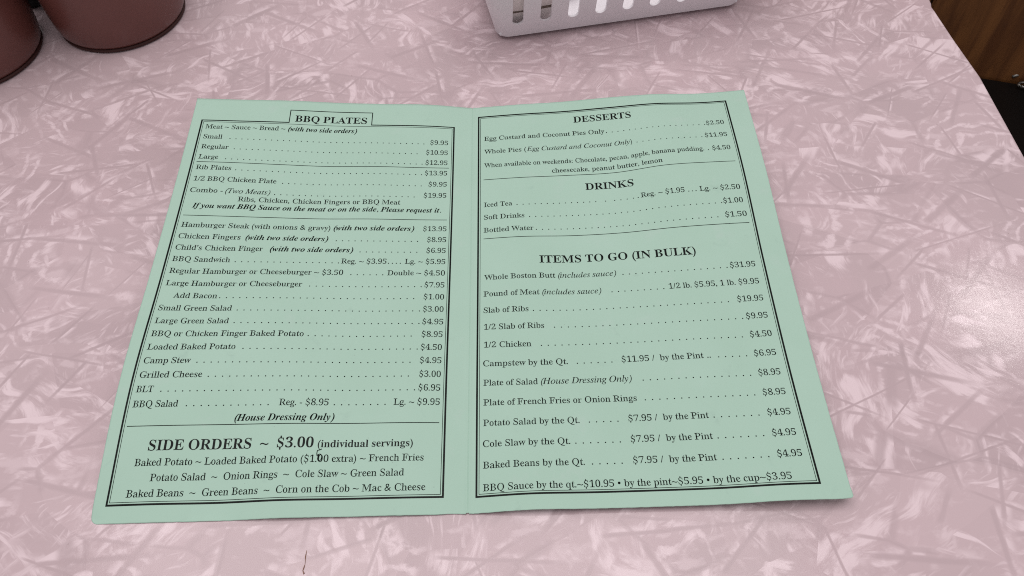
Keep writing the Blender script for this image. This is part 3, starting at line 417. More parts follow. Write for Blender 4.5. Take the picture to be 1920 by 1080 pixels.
 ('J', 'Q', 712, [[385,-208,331,-202,163,-161,113,-163,51,-182,35,-175,33,-165,51,-142,199,-9,146,13,102,42,57,97,33,168,31,271,44,340,78,428,128,508,191,577,263,632,342,670,403,685,481,686,546,673,574,660,622,626,656,579,676,519,683,448,677,378,652,288,622,224,583,165,538,113,487,68,433,32,376,5,318,-9,252,-16,199,-67,293,-75,432,-108,477,-114,507,-112,562,-94,612,-57,634,-32,654,-54,599,-123,538,-171,467,-199],[270,20,303,24,334,37,392,86,442,161,493,283,530,428,540,524,529,596,515,622,495,640,469,650,438,654,395,646,374,636,334,604,297,556,262,495,215,376,191,292,177,216,175,110,183,77,197,52,216,34,240,24]]),
 ('J', 'S', 549, [[229,-17,165,-9,57,21,35,14,14,-11,-13,-11,39,215,67,215,71,150,84,103,106,67,152,31,216,19,259,27,303,58,323,84,335,113,337,164,329,192,314,217,282,254,164,365,121,421,111,448,104,490,107,536,116,568,131,598,163,636,205,665,237,678,272,686,328,688,465,658,489,665,509,686,536,686,488,480,459,480,458,531,443,581,415,620,378,645,333,654,293,646,259,624,236,589,229,539,241,502,275,457,376,364,426,305,457,241,464,187,457,128,449,102,421,57,403,38,356,7,328,-3]]),
 ('J', 'a', 500, [[79,-13,36,-5,12,10,-15,45,-27,91,-26,145,-8,219,26,292,59,343,125,411,167,439,208,455,246,461,281,454,306,432,319,395,335,451,442,451,340,86,347,63,364,62,385,78,424,130,446,116,421,77,395,44,344,1,319,-9,274,-11,247,3,233,31,232,63,241,112,204,57,166,18,125,-5],[138,61,169,71,199,99,234,153,263,219,283,287,295,359,291,396,268,417,233,412,193,374,155,312,123,237,102,162,98,102,115,68]]),
 ('J', 'c', 412, [[138,-14,94,-9,56,5,26,28,4,60,-10,99,-14,145,-5,218,12,266,38,314,70,357,109,395,154,427,199,449,244,460,283,460,327,449,360,425,379,394,382,361,370,327,352,311,327,303,302,305,283,313,266,333,262,354,280,402,278,421,257,430,224,418,183,371,146,302,120,223,111,147,116,106,125,84,146,62,173,52,203,54,244,74,304,143,331,124,273,47,242,20,209,1,174,-10]]),
 ('J', 'd', 498, [[82,-14,38,-5,15,10,-11,48,-20,81,-23,138,-15,186,1,237,33,303,65,351,102,392,137,422,180,447,223,459,257,460,283,455,317,438,358,581,362,613,359,629,349,638,305,644,305,671,510,700,342,76,347,62,366,65,419,132,442,116,366,19,320,-10,276,-12,249,2,241,15,234,61,244,113,206,57,168,18,127,-6],[143,62,174,73,204,104,239,161,268,229,288,296,300,363,296,399,275,421,258,421,237,412,200,376,158,308,123,228,104,162,99,109,111,77,125,66]]),
 ('J', 'e', 401, [[130,-14,89,-9,54,5,24,28,2,60,-12,99,-16,146,-10,200,9,256,60,342,101,387,147,423,196,448,229,458,278,460,320,450,351,427,368,395,369,350,355,312,308,259,258,227,195,203,117,185,111,131,116,99,130,74,152,58,182,53,200,55,237,75,291,142,319,124,294,82,266,47,236,20,203,1,168,-10],[125,218,196,247,232,273,260,305,279,339,287,375,286,405,272,423,255,428,233,422,210,404,187,375,153,309]]),
 ('J', 'f', 288, [[-98,-207,-133,-201,-169,-176,-183,-148,-184,-111,-172,-87,-156,-75,-129,-71,-107,-80,-92,-98,-89,-117,-105,-164,-101,-170,-88,-174,-75,-172,-56,-159,-22,-97,11,26,89,410,20,410,28,451,98,451,122,527,152,590,187,638,227,672,292,698,346,698,383,685,408,663,419,633,414,592,397,574,355,570,329,587,319,620,335,658,324,669,309,668,291,656,257,599,215,451,300,451,294,410,209,410,138,88,107,-13,73,-93,32,-152,0,-179,-55,-203]]),
 ('J', 'g', 444, [[115,-207,58,-204,-9,-186,-54,-154,-75,-114,-73,-76,-55,-46,-21,-22,49,8,9,41,-4,76,1,101,18,124,85,170,37,210,17,248,14,297,33,356,63,396,103,427,151,450,186,458,222,461,273,456,320,439,363,412,450,412,445,370,389,370,393,335,386,287,364,244,329,207,285,179,251,166,196,156,124,158,101,136,99,119,116,103,236,62,308,25,335,-7,347,-54,344,-83,334,-109,317,-134,281,-164,235,-188,199,-198],[173,186,198,193,223,212,244,242,265,293,273,337,274,386,264,413,245,426,214,425,189,409,159,369,138,316,128,259,133,212,148,192],[126,-174,174,-168,210,-152,233,-127,240,-108,240,-88,225,-62,206,-48,90,-6,31,-46,13,-76,12,-103,26,-134,55,-158,95,-171]]),
 ('J', 'h', 532, [[312,-14,292,-12,263,5,248,38,246,61,262,140,331,358,330,379,313,388,276,375,256,360,195,275,137,149,94,0,-28,0,133,606,133,623,124,638,71,644,71,671,279,700,171,293,242,388,275,420,307,443,358,460,399,459,418,453,443,428,451,386,443,332,372,112,366,79,373,66,390,66,424,100,455,146,477,133,450,88,395,23,367,2,340,-10]]),
 ('J', 'i', 289, [[196,553,170,558,149,572,135,593,130,619,135,645,149,666,170,680,196,685,221,680,243,666,257,645,262,619,257,593,243,572,221,558],[73,-12,52,-10,27,2,9,22,2,50,8,102,79,375,78,387,69,399,29,406,28,431,223,461,131,118,125,82,132,65,150,65,183,95,211,134,231,120,206,80,154,21,127,3,100,-8]]),
 ('J', 'l', 258, [[59,-14,28,-9,5,5,-10,28,-15,64,-6,114,129,612,128,626,119,638,78,645,77,670,272,700,108,86,112,66,133,63,167,93,195,132,215,117,175,59,139,18,101,-6]]),
 ('J', 'm', 781, [[566,-12,529,-4,516,7,501,39,499,62,515,141,584,359,583,380,566,389,552,387,522,371,491,340,457,292,406,186,342,0,227,0,334,354,334,380,317,389,282,377,254,354,193,265,136,135,98,0,-21,0,77,374,76,387,67,399,27,406,25,431,225,461,173,288,227,365,261,404,311,442,346,456,404,459,437,443,448,428,456,387,445,323,507,401,567,446,597,457,629,461,671,453,685,442,702,410,701,354,682,283,625,113,619,80,630,66,649,70,702,135,724,120,683,62,645,21,607,-4]]),
 ('J', 'n', 532, [[317,-14,280,-6,267,5,257,19,250,61,265,140,334,352,334,379,317,388,281,376,262,362,203,283,145,160,98,0,-21,0,77,374,76,387,67,399,27,406,25,431,225,461,173,288,245,386,278,419,311,442,363,460,404,459,423,453,448,428,456,386,449,337,370,79,382,65,401,68,453,134,475,119,434,61,396,20,358,-6]]),
 ('J', 'o', 470, [[143,-14,100,-9,62,5,30,30,5,62,-10,101,-15,146,-9,201,9,257,36,310,72,359,113,400,160,433,193,449,244,460,286,460,330,450,381,419,405,387,419,348,421,266,402,194,353,107,298,49,251,15,216,-1],[154,20,184,31,220,74,253,137,279,211,300,299,306,358,305,380,294,411,271,427,248,428,233,423,196,387,162,328,130,241,107,137,104,67,116,37,126,27]]),
 ('J', 'q', 478, [[111,-207,111,-180,152,-174,172,-151,239,92,181,21,132,-8,74,-13,46,-5,23,10,5,34,-7,64,-14,138,-2,203,33,287,63,335,98,379,144,422,185,447,227,459,263,460,303,446,327,427,334,453,450,453,297,-129,302,-164,321,-176,357,-181,357,-207],[152,62,182,72,218,111,252,168,280,236,303,318,309,375,300,410,283,421,253,417,212,380,173,320,136,241,114,161,110,100,120,76,128,68]]),
 ('J', 'r', 388, [[-21,0,77,374,76,387,67,399,27,406,25,431,225,461,170,281,222,373,268,430,293,450,318,460,348,459,362,454,372,444,384,414,384,374,375,350,359,332,337,325,300,331,268,359,246,348,234,334,205,290,165,206,126,100,98,0]]),
 ('J', 's', 376, [[135,-14,94,-9,26,11,4,6,-10,-10,-36,-6,-10,162,19,157,34,81,49,55,68,36,92,25,138,23,164,35,176,61,177,90,166,121,84,230,53,287,42,339,51,387,80,426,106,445,137,456,200,458,286,439,304,444,316,457,342,457,320,305,294,308,274,375,242,416,222,426,184,427,165,419,148,399,145,369,154,344,257,205,276,164,283,122,275,74,241,25,188,-6]]),
 ('J', 't', 275, [[45,-14,7,-6,-6,4,-21,36,-23,58,-17,99,67,407,19,407,19,442,86,475,117,498,147,525,200,592,241,592,199,447,278,447,267,407,188,407,114,153,100,88,107,64,124,63,159,97,191,141,214,126,172,65,132,22,90,-5]]),
 ('J', 'u', 532, [[69,-14,27,-6,12,5,-5,38,-7,67,1,112,69,371,68,387,59,399,19,406,18,431,217,461,116,103,115,68,132,59,168,71,187,87,248,169,306,294,351,448,470,448,373,85,379,70,393,66,423,89,456,135,478,120,424,46,386,10,347,-10,310,-13,277,0,257,29,252,60,270,153,219,79,170,27,121,-4]]),
 ('J', 'w', 625, [[71,-15,69,203,59,326,52,361,38,392,19,407,-2,407,-3,433,144,461,153,454,161,432,175,343,185,196,341,461,366,461,397,129,471,223,513,307,509,338,471,388,468,412,475,434,496,455,518,463,551,458,570,444,582,422,586,393,580,353,561,305,488,187,321,-13,293,-15,267,266,101,-13]]),
 ('J', 'y', 419, [[-44,-209,-84,-201,-110,-179,-119,-148,-107,-113,-83,-95,-54,-91,20,-125,42,-124,67,-106,97,-71,116,-38,123,-9,99,167,60,339,36,400,14,412,-14,411,-14,438,118,461,134,459,141,452,155,424,167,378,220,112,284,239,305,314,298,335,262,367,253,382,250,400,254,425,267,444,287,457,321,461,345,453,362,437,371,414,373,385,363,340,310,207,237,70,162,-44,83,-138,17,-190,-8,-202]]),
 ('R', '$', 524, [[62,9,69,78,54,186,55,242,83,242,106,151,129,89,138,81,216,50,274,46,326,62,347,79,364,101,378,145,374,192,350,236,307,268,161,350,130,376,109,402,90,448,82,502,86,550,102,593,128,629,151,649,178,665,208,675,261,678,312,669,381,641,394,625,404,625,411,635,413,657,420,672,438,668,429,616,446,523,447,465,420,464,390,563,374,590,289,631,240,636,194,622,160,589,151,566,147,539,149,513,158,487,184,456,222,429,366,352,399,326,422,301,442,254,452,188,446,138,426,93,407,66,375,37,315,9,252,1,200,7,145,28,105,54,91,44,89,18,84,10],[215,600,290,600,290,790,215,790],[215,-140,290,-140,290,60,215,60]]),
 ('R', '&', 625, [[501,330,438,229,418,215,315,340,393,403,432,461,444,521,439,559,424,592,400,621,369,643,331,658,287,663,254,660,197,644,165,621,140,591,125,555,120,512,123,485,143,431,201,351,148,321,109,291,78,259,56,226,41,190,37,153,43,112,59,75,85,44,118,20,157,4,200,-2,231,0,297,19,333,38,417,104,498,9,530,9,584,-2,615,2,596,30,552,68,472,160,524,223,593,339,515,327],[366,161,350,143,287,98,236,77,210,74,176,80,147,96,122,131,118,152,122,180,152,228,248,298],[200,521,203,541,225,572,260,589,282,592,315,586,342,571,364,537,367,516,359,479,348,461,273,393,256,406,222,454,203,498]]),
 ('R', '(', 323, [[158,232,170,371,198,484,229,558,313,695,257,696,203,630,158,557,122,480,95,398,79,315,74,232,79,149,95,66,122,-16,158,-93,203,-166,257,-232,313,-231,229,-94,198,-20,170,93]]),
 ('R', ')', 323, [[165,232,153,93,125,-20,94,-94,10,-231,66,-232,120,-166,165,-93,201,-16,228,66,244,149,249,232,244,315,228,398,201,480,165,557,120,630,66,696,10,695,94,558,125,484,153,371]]),
 ('R', ',', 219, [[59,-118,95,-104,124,-84,147,-59,173,-3,176,26,167,77,143,111,125,120,105,123,75,116,54,95,48,82,52,37,69,18,95,10,98,-9,93,-50,74,-86,59,-99]]),
 ('R', '-', 323, [[276,260,47,260,47,181,276,181]]),
 ('R', '.', 219, [[109,111,93,109,67,93,51,67,49,51,51,35,67,9,93,-7,109,-9,125,-7,151,9,167,35,169,51,167,67,151,93,125,109]]),
 ('R', '/', 281, [[13,-6,61,6,71,-1,86,30,269,688,222,676,211,683,196,652]]),
 ('R', '0', 529, [[280,-7,225,1,180,21,145,48,117,82,95,123,73,199,64,258,59,359,64,460,73,519,95,594,117,634,145,667,180,693,225,713,281,721,334,714,378,694,412,668,452,615,471,570,485,518,495,459,500,358,495,257,485,198,471,146,440,81,412,47,377,20,333,0],[280,52,316,59,332,69,361,105,371,131,389,229,395,358,389,487,371,584,361,609,333,645,317,655,281,662,245,655,228,645,199,610,189,584,170,487,164,358,170,229,189,131,199,105,228,69,244,59]]),
 ('R', '1', 529, [[99,2,99,51,227,59,252,105,252,580,233,631,155,550,126,531,100,525,89,529,82,540,60,546,71,573,66,580,55,583,126,612,267,714,341,712,362,702,351,699,351,679,366,621,354,563,355,107,368,88,367,68,372,60,507,51,508,2]]),
 ('R', '2', 529, [[45,12,39,69,46,98,83,110,93,127,106,168,118,184,224,292,295,376,325,422,346,468,358,517,361,553,352,608,325,644,282,663,227,662,185,640,164,610,152,568,152,504,157,504,116,500,89,509,72,529,61,574,65,617,96,659,174,707,213,718,247,722,295,719,327,712,354,700,415,660,451,616,464,558,454,498,411,415,349,333,263,242,121,107,169,96,375,96,409,100,429,112,435,123,457,193,464,195,474,182,493,184,503,200,508,172,502,115,505,57,497,19,492,17,488,33,469,36,409,19,370,14,173,14,94,26,55,20]]),
 ('R', '3', 529, [[243,-6,156,4,96,29,53,67,41,110,49,158,57,163,98,154,105,161,102,175,106,177,112,129,118,112,140,85,184,63,258,57,300,66,331,82,359,109,373,136,383,187,382,228,367,267,341,296,274,340,146,342,159,385,151,391,175,398,249,398,268,403,309,437,334,465,351,502,359,547,352,601,336,629,314,649,290,660,252,665,219,661,181,640,160,611,152,586,148,521,152,531,148,543,119,548,73,535,63,541,60,553,59,610,69,634,90,657,141,692,177,709,222,720,257,722,307,716,349,700,411,660,450,619,463,561,459,525,447,493,401,436,325,377,383,352,448,303,477,263,488,206,486,171,475,127,455,92,429,63,383,30,341,10,293,-2]]),
 ('R', '4', 529, [[182,2,183,50,269,60,290,71,307,109,313,140,307,171,296,194,132,189,53,202,17,191,19,217,26,232,46,250,56,312,64,330,236,614,249,629,288,651,302,665,307,685,303,703,337,710,396,708,420,697,409,695,407,656,414,579,411,271,420,238,453,240,488,249,536,248,536,190,430,193,414,156,414,125,436,71,445,62,527,50,529,3],[80,250,234,249,306,237,315,271,316,586,311,620,290,617,291,605,254,537]]),
 ('R', '5', 529, [[245,-6,159,3,128,15,92,36,68,59,55,84,51,111,55,146,60,152,96,145,110,155,113,170,125,110,137,93,161,72,192,60,230,56,295,68,335,94,367,145,377,199,372,270,355,311,342,328,294,359,238,371,154,365,123,381,114,381,109,366,69,373,70,425,83,560,95,617,92,656,99,706,172,698,371,699,430,686,450,686,457,699,468,659,471,568,467,541,456,554,437,555,426,543,413,567,403,610,389,617,194,618,149,612,136,418,198,429,250,430,304,423,351,409,402,380,440,345,467,304,480,251,481,200,472,150,455,109,430,75,386,39,348,17,304,2]]),
 ('R', '6', 529, [[293,-7,247,-1,187,25,140,66,114,102,86,171,74,228,67,312,76,369,61,409,72,433,100,545,127,602,149,634,191,676,225,698,284,719,330,722,387,709,468,663,485,636,491,579,484,572,446,576,397,566,401,546,397,610,390,630,371,652,346,664,321,666,283,660,266,651,240,631,217,602,192,549,167,430,172,391,198,398,202,408,219,418,278,434,353,429,401,410,455,369,481,332,500,260,500,199,480,115,452,69,434,49,389,17,361,4],[296,53,334,61,357,77,378,104,390,133,402,221,398,273,387,315,355,359,315,377,268,376,208,355,180,359,170,354,161,334,175,202,193,139,205,114,233,78,264,58]]),
 ('R', '7', 529, [[170,2,440,610,393,619,149,619,132,614,118,603,111,587,99,521,94,517,84,532,64,532,56,517,48,542,52,657,60,695,64,698,69,681,89,680,129,693,168,700,427,701,486,692,516,702,519,681,506,652,493,594,259,38,243,10,233,16]]),
 ('R', '8', 529, [[273,-9,221,-4,177,9,112,48,80,83,65,109,53,151,50,182,54,218,74,261,124,316,185,360,166,386,112,439,87,480,75,542,87,608,118,654,171,694,232,718,285,723,349,713,398,691,434,663,469,612,480,549,477,516,466,489,405,421,356,385,430,328,475,284,499,239,508,189,506,162,494,114,451,56,407,23,379,10,330,-4],[302,407,355,459,378,490,389,534,388,572,370,621,343,649,299,666,253,665,218,650,189,617,174,571,176,518,189,486,210,462,251,439,279,416],[278,46,339,59,379,88,405,134,410,190,400,225,368,266,327,293,293,303,264,332,243,336,178,271,160,246,146,197,146,157,156,120,188,77,231,53]]),
 ('R', '9', 529, [[227,-8,159,2,104,30,85,53,73,77,69,103,73,121,81,135,104,126,110,138,105,153,149,80,173,63,200,53,232,50,274,57,311,80,344,120,369,177,386,252,392,306,393,324,387,353,360,338,348,316,290,287,231,282,158,303,105,343,79,379,63,425,58,504,74,582,89,615,121,658,164,692,200,709,241,719,288,720,331,710,387,680,431,635,455,595,473,548,485,492,491,425,484,362,493,323,478,238,460,172,444,133,412,82,385,53,337,18,275,-3],[274,343,307,351,334,365,367,363,381,367,396,409,384,527,367,583,330,637,301,655,270,661,228,652,191,621,166,565,157,488,165,423,171,403,190,373,215,354,243,345]]),
 ('R', ':', 219, [[109,458,93,456,67,440,51,414,49,398,51,382,67,356,93,340,109,338,125,340,151,356,167,382,169,398,167,414,151,440,125,456],[109,111,93,109,67,93,51,67,49,51,51,35,67,9,93,-7,109,-9,125,-7,151,9,167,35,169,51,167,67,151,93,125,109]]),
 ('R', 'A', 620, [[-10,4,-2,14,-8,24,-4,31,47,47,65,64,71,112,100,185,128,237,143,295,201,440,230,492,265,520,278,537,303,674,310,691,331,690,344,654,361,554,485,285,494,246,533,155,568,107,582,60,605,46,662,28,662,-3,620,-2,560,23,540,23,501,6,381,-6,339,-3,338,29,419,40,438,48,450,65,450,78,406,191,386,213,321,193,155,195,112,76,105,71,105,55,115,43,184,29,178,14,187,4,153,-6,98,16,79,16,24,-4,5,-3],[170,239,303,243,367,235,369,264,360,303,300,448,289,464,263,486,245,419]]),
 ('R', 'B', 629, [[22,-3,21,29,111,48,120,58,136,103,137,297,123,374,136,413,138,549,135,590,116,629,20,650,21,682,61,685,156,674,252,675,328,684,360,682,408,672,453,641,499,626,516,604,537,588,556,561,562,522,558,490,546,465,495,412,455,396,419,370,481,335,574,258,588,230,593,195,586,147,567,108,535,76,464,26,432,10,395,0,335,-5,238,4,140,4,63,-6],[255,367,280,370,305,382,366,387,406,414,432,443,449,487,447,559,431,595,394,626,339,639,282,638,265,632,247,617,242,607,244,413],[330,41,400,52,442,80,472,138,478,191,474,233,465,257,446,287,401,322,366,337,307,337,283,349,255,354,244,306,244,84,269,48]]),
 ('R', 'C', 667, [[382,-16,304,-4,235,25,169,78,119,143,86,221,70,308,74,401,95,484,119,534,169,601,236,656,291,682,353,697,435,695,518,670,561,647,578,632,593,629,606,640,622,695,652,694,652,674,632,615,653,498,652,458,623,457,578,573,560,596,464,641,419,652,341,648,293,626,250,585,214,522,191,439,184,337,188,280,192,241,215,162,253,103,299,63,352,42,434,38,483,48,532,69,569,93,630,148,637,150,644,136,660,132,632,84,591,47,545,19,495,-2,440,-14]]),
 ('R', 'D', 708, [[28,-3,27,29,108,45,117,53,136,93,137,557,135,577,116,623,93,637,19,650,19,682,61,685,157,674,253,674,330,684,388,680,440,668,487,650,560,602,588,574,632,510,647,473,664,388,667,340,658,242,633,163,592,101,532,50,449,11,413,4,340,-5,224,4,127,4,69,-6],[331,41,416,55,464,83,497,118,523,164,536,201,547,259,552,342,545,438,534,477,522,516,484,575,439,613,389,633,332,639,264,632,256,624,244,573,245,92,255,57,263,48]]),
 ('R', 'E', 628, [[18,-4,18,29,96,41,118,55,132,81,139,116,138,273,124,333,138,411,137,571,120,622,110,632,21,650,22,682,63,684,122,675,221,674,319,683,397,682,496,674,574,654,582,665,586,605,601,513,591,478,583,485,574,479,564,490,541,577,530,599,512,612,439,630,335,636,267,631,244,607,245,385,256,353,288,358,299,369,309,371,370,365,386,375,405,428,426,517,457,516,459,494,446,375,460,216,457,174,424,173,406,270,388,319,377,327,307,325,276,336,256,334,245,293,245,100,251,75,265,56,283,48,410,48,502,65,534,80,547,92,611,215,642,214,632,154,582,23,586,16,579,19,499,5,400,-3,161,4,61,-7]]),
 ('R', 'F', 572, [[21,-3,20,29,112,50,121,60,136,106,137,282,123,361,136,401,138,558,136,577,117,620,95,634,18,650,19,682,60,684,118,675,216,674,313,683,391,683,489,675,567,654,574,665,592,513,583,478,574,486,565,480,556,485,527,590,518,603,492,618,409,634,273,635,265,633,259,616,244,602,245,387,255,358,283,362,304,373,365,366,381,376,401,430,421,518,453,518,456,478,441,327,455,233,453,174,422,173,402,270,382,325,366,336,303,327,281,339,255,341,245,314,245,95,262,76,271,50,385,29,384,-4,342,-7,222,4,123,3,63,-5]]),
 ('R', 'G', 726, [[399,-21,330,-12,241,23,172,76,122,141,88,218,72,308,76,403,97,486,121,536,171,601,237,655,290,681,351,696,437,695,522,670,564,648,594,625,601,629,618,687,624,693,651,693,651,673,633,615,654,497,653,457,624,457,617,467,579,572,555,602,473,638,428,651,398,654,344,648,296,626,253,585,217,523,194,440,189,380,189,287,198,224,219,157,237,123,281,71,329,40,382,26,457,29,500,45,530,75,535,106,535,190,528,222,501,251,407,267,407,299,449,303,528,291,646,291,706,302,748,299,748,267,667,253,645,222,639,191,638,62,646,54,633,36,575,16,544,16,488,-11]]),
 ('R', 'H', 749, [[21,-4,20,29,97,43,119,57,136,101,138,120,136,294,118,352,136,410,136,581,108,630,21,650,22,682,64,684,162,674,241,674,320,684,362,682,363,651,268,631,244,599,246,411,265,367,311,376,450,376,515,367,528,392,535,430,535,599,514,631,417,650,418,682,459,685,538,674,617,674,716,684,757,682,758,650,682,635,661,622,644,581,642,564,644,410,662,352,644,294,644,102,659,59,668,49,758,29,757,-3,716,-6,656,3,558,4,459,-6,418,-3,417,29,505,46,529,83,536,120,535,272,528,310,515,335,450,326,311,326,265,335,246,291,246,101,263,57,272,47,363,29,362,-4,320,-6,221,4,122,3,63,-6]]),
 ('R', 'I', 358, [[18,-3,17,29,104,49,132,80,138,95,139,576,132,607,105,635,17,649,17,682,58,685,154,674,249,674,326,685,366,682,367,650,264,632,250,623,244,609,244,83,267,52,369,28,368,-3,328,-6,251,4,155,4,58,-6]]),
 ('R', 'L', 605, [[21,-4,20,29,97,43,119,57,136,101,138,120,137,582,117,623,108,632,21,650,22,682,63,684,121,675,237,674,333,686,375,682,375,650,274,632,245,589,244,80,269,52,328,45,414,48,503,67,534,85,546,99,608,232,638,231,631,172,609,97,579,23,583,17,578,21,499,5,400,-3,162,4,63,-6]]),
 ('R', 'M', 914, [[19,-3,18,29,95,44,107,48,114,58,109,138,109,530,122,569,144,592,141,613,126,628,19,650,20,682,80,683,139,671,178,657,197,657,236,670,256,666,262,659,255,648,291,579,428,257,447,222,472,201,491,267,620,572,630,589,682,630,685,650,676,667,707,674,823,675,881,684,921,682,922,650,835,631,810,612,805,597,809,87,825,48,921,28,920,-3,879,-6,783,4,686,3,628,-6,587,-3,586,28,685,50,702,87,703,535,696,574,679,604,658,538,522,215,501,181,456,137,438,38,426,3,405,3,392,39,368,156,339,208,193,552,182,568,156,590,160,522,156,56,176,42,255,29,254,-4,214,-7,137,3,60,-6]]),
 ('R', 'O', 752, [[388,-22,339,-17,273,5,216,40,168,83,129,133,93,209,77,272,71,339,77,406,100,488,129,544,168,595,216,640,275,675,332,694,395,700,444,695,510,673,567,639,614,596,653,546,690,470,706,407,711,339,706,272,682,189,652,134,614,83,565,39,507,3,450,-16],[394,24,445,31,490,52,531,93,565,155,575,189,588,238,596,339,584,454,564,522,547,555,527,584,484,626,437,648,387,654,336,647,291,625,250,584,216,523,206,489,194,440,186,339,197,225,218,157,235,123,255,95,298,53,344,31]]),
 ('R', 'P', 592, [[21,-4,20,29,97,43,119,57,136,101,138,120,136,274,123,313,137,390,136,581,108,630,21,650,22,682,63,684,142,674,240,674,318,683,377,679,427,665,526,604,562,563,578,510,573,449,543,396,463,338,399,309,307,301,265,312,246,269,246,101,263,57,285,43,363,29,362,-4,320,-6,221,4,122,3,63,-6],[255,330,286,335,312,348,363,352,396,362,425,382,449,415,463,463,460,541,443,582,404,620,358,634,313,637,270,632,248,613,243,604,244,361]]),
 ('R', 'Q', 752, [[563,-165,465,-136,409,-132,393,-124,368,-72,357,-61,324,-42,280,2,214,40,163,88,123,142,88,224,74,291,72,362,81,427,109,507,154,579,199,625,255,664,320,691,382,699,444,695,489,682,549,651,600,611,641,563,673,510,696,450,709,385,710,302,698,234,674,171,615,86,561,37,529,16,482,3,480,-22,491,-51,523,-79,556,-99,626,-116,733,-107,740,-139,709,-154,663,-163,619,-168],[397,-7,435,-7,456,3,477,42,531,94,541,109,566,155,589,238,596,339,585,454,564,522,547,555,527,584,484,626,437,648,387,654,336,647,291,625,250,584,216,523,206,489,194,440,186,339,197,224,218,157,235,123,255,94,299,52,341,19]]),
 ('R', 'R', 674, [[21,-4,20,29,97,43,119,57,136,101,138,120,137,274,129,332,137,390,136,581,108,630,21,650,22,682,64,684,144,674,243,674,323,683,386,679,452,658,564,580,585,545,591,523,589,465,578,438,535,395,451,337,471,287,600,93,636,58,668,41,712,28,717,-2,677,-4,581,26,542,15,514,18,515,30,504,47,373,245,325,285,300,316,255,328,244,296,244,120,251,85,272,47,363,29,362,-4,320,-6,221,4,122,3,63,-6],[255,334,303,348,341,335,353,336,436,392,462,425,479,473,477,531,456,586,428,611,400,626,334,637,277,634,257,623,244,574,243,367]]),
 ('R', 'S', 551, [[71,-11,79,61,61,177,62,236,94,237,121,139,146,74,156,65,245,32,311,28,370,45,394,63,413,86,429,133,426,183,398,229,348,263,183,351,148,378,124,407,102,455,93,513,97,564,115,609,145,648,171,669,202,686,237,696,296,700,355,690,433,661,448,643,459,643,467,654,469,678,477,694,498,689,488,634,507,535,508,473,477,473,443,577,425,606,328,650,273,655,220,641,182,606,171,581,167,552,169,524,179,497,209,463,252,435,416,353,454,326,479,298,502,249,513,179,506,126,485,78,463,49,426,18,358,-12,286,-20,227,-14,164,9,119,36,103,25,101,-2,96,-11]]),
 ('R', 'T', 600, [[135,-4,134,29,227,47,237,57,258,101,257,606,239,649,210,639,152,632,99,615,77,589,48,486,39,477,30,484,20,476,10,510,16,566,30,622,29,664,36,653,56,656,115,675,175,683,254,675,333,674,433,683,512,675,591,654,598,664,597,622,611,566,617,509,607,475,599,482,589,475,579,489,560,569,537,609,496,627,417,639,383,649,367,606,366,101,386,56,396,46,491,30,490,-4,449,-7,352,4,254,4,176,-7]]),
 ('R', 'W', 880, [[256,-13,245,23,227,163,194,236,84,555,60,589,54,624,25,638,-26,651,-25,681,16,681,74,662,113,672,250,684,271,682,272,651,210,639,186,621,181,601,297,257,307,240,332,216,351,285,417,452,437,487,468,524,466,550,437,624,414,634,338,650,339,682,380,684,439,670,556,675,615,684,656,682,657,651,586,641,568,632,558,606,576,528,608,458,671,276,680,259,707,235,721,305,824,623,816,637,760,647,751,655,757,666,751,676,785,684,839,663,857,665,893,680,927,675,920,666,925,655,921,648,878,632,864,617,858,564,760,264,741,229,697,181,674,22,663,-15,638,-15,626,21,602,177,570,248,505,431,470,468,458,422,386,239,366,205,319,160,293,22,281,-13]]),
 ('R', 'a', 482, [[379,-11,348,-5,323,39,298,58,278,28,252,13,170,-7,111,-6,97,0,88,11,79,36,60,60,54,94,64,134,63,168,77,185,126,203,177,244,224,267,265,279,309,275,317,302,316,359,305,399,280,423,232,434,174,427,148,409,144,390,163,348,159,328,149,318,122,311,77,320,69,352,78,385,155,466,204,478,275,474,377,419,398,393,411,359,420,258,409,69,421,52,435,47,471,61,477,47,486,41,475,22,436,3],[225,51,263,69,298,67,318,89,319,232,307,266,207,206,184,186,165,159,154,112,162,77,175,60,192,51]]),
 ('R', 'b', 507, [[72,-11,74,23,86,62,85,608,79,631,70,638,30,644,15,656,21,666,14,675,31,682,167,672,187,664,188,660,176,659,184,603,183,434,193,404,218,421,220,436,229,445,260,461,305,469,345,464,375,455,413,432,452,386,478,324,486,268,481,180,463,120,435,69,382,14,328,-13,263,-19,207,1,155,49,119,27,93,-3],[272,26,316,35,342,54,353,70,375,126,386,202,384,296,367,363,333,404,290,416,267,413,234,398,203,403,191,398,183,362,186,74,238,34]]),
 ('R', 'c', 407, [[232,-4,182,7,153,22,114,53,93,80,75,111,57,163,51,245,67,326,93,379,116,410,145,438,178,461,217,477,260,481,294,474,372,421,392,390,394,351,383,334,370,338,353,328,329,330,315,342,309,399,293,427,252,436,228,433,206,423,176,388,154,330,147,243,163,150,181,114,205,85,242,62,262,56,321,59,354,73,404,107,424,90,402,54,339,11,286,-3]]),
 ('R', 'd', 521, [[208,-9,163,4,125,28,94,63,71,107,57,160,52,219,57,287,72,346,88,379,118,420,156,449,200,467,239,471,282,462,311,446,319,437,321,423,345,408,354,437,353,620,336,636,259,651,260,682,301,684,462,666,456,658,453,619,451,87,460,58,516,46,522,38,515,29,522,20,499,12,469,15,403,8,366,9,347,2,338,-7,358,22,363,40,348,75,319,51,320,33,292,7,258,-7],[255,43,297,66,337,74,343,84,354,151,355,362,349,398,337,404,297,402,268,415,244,418,203,403,173,360,156,289,153,197,161,131,179,81,214,48]]),
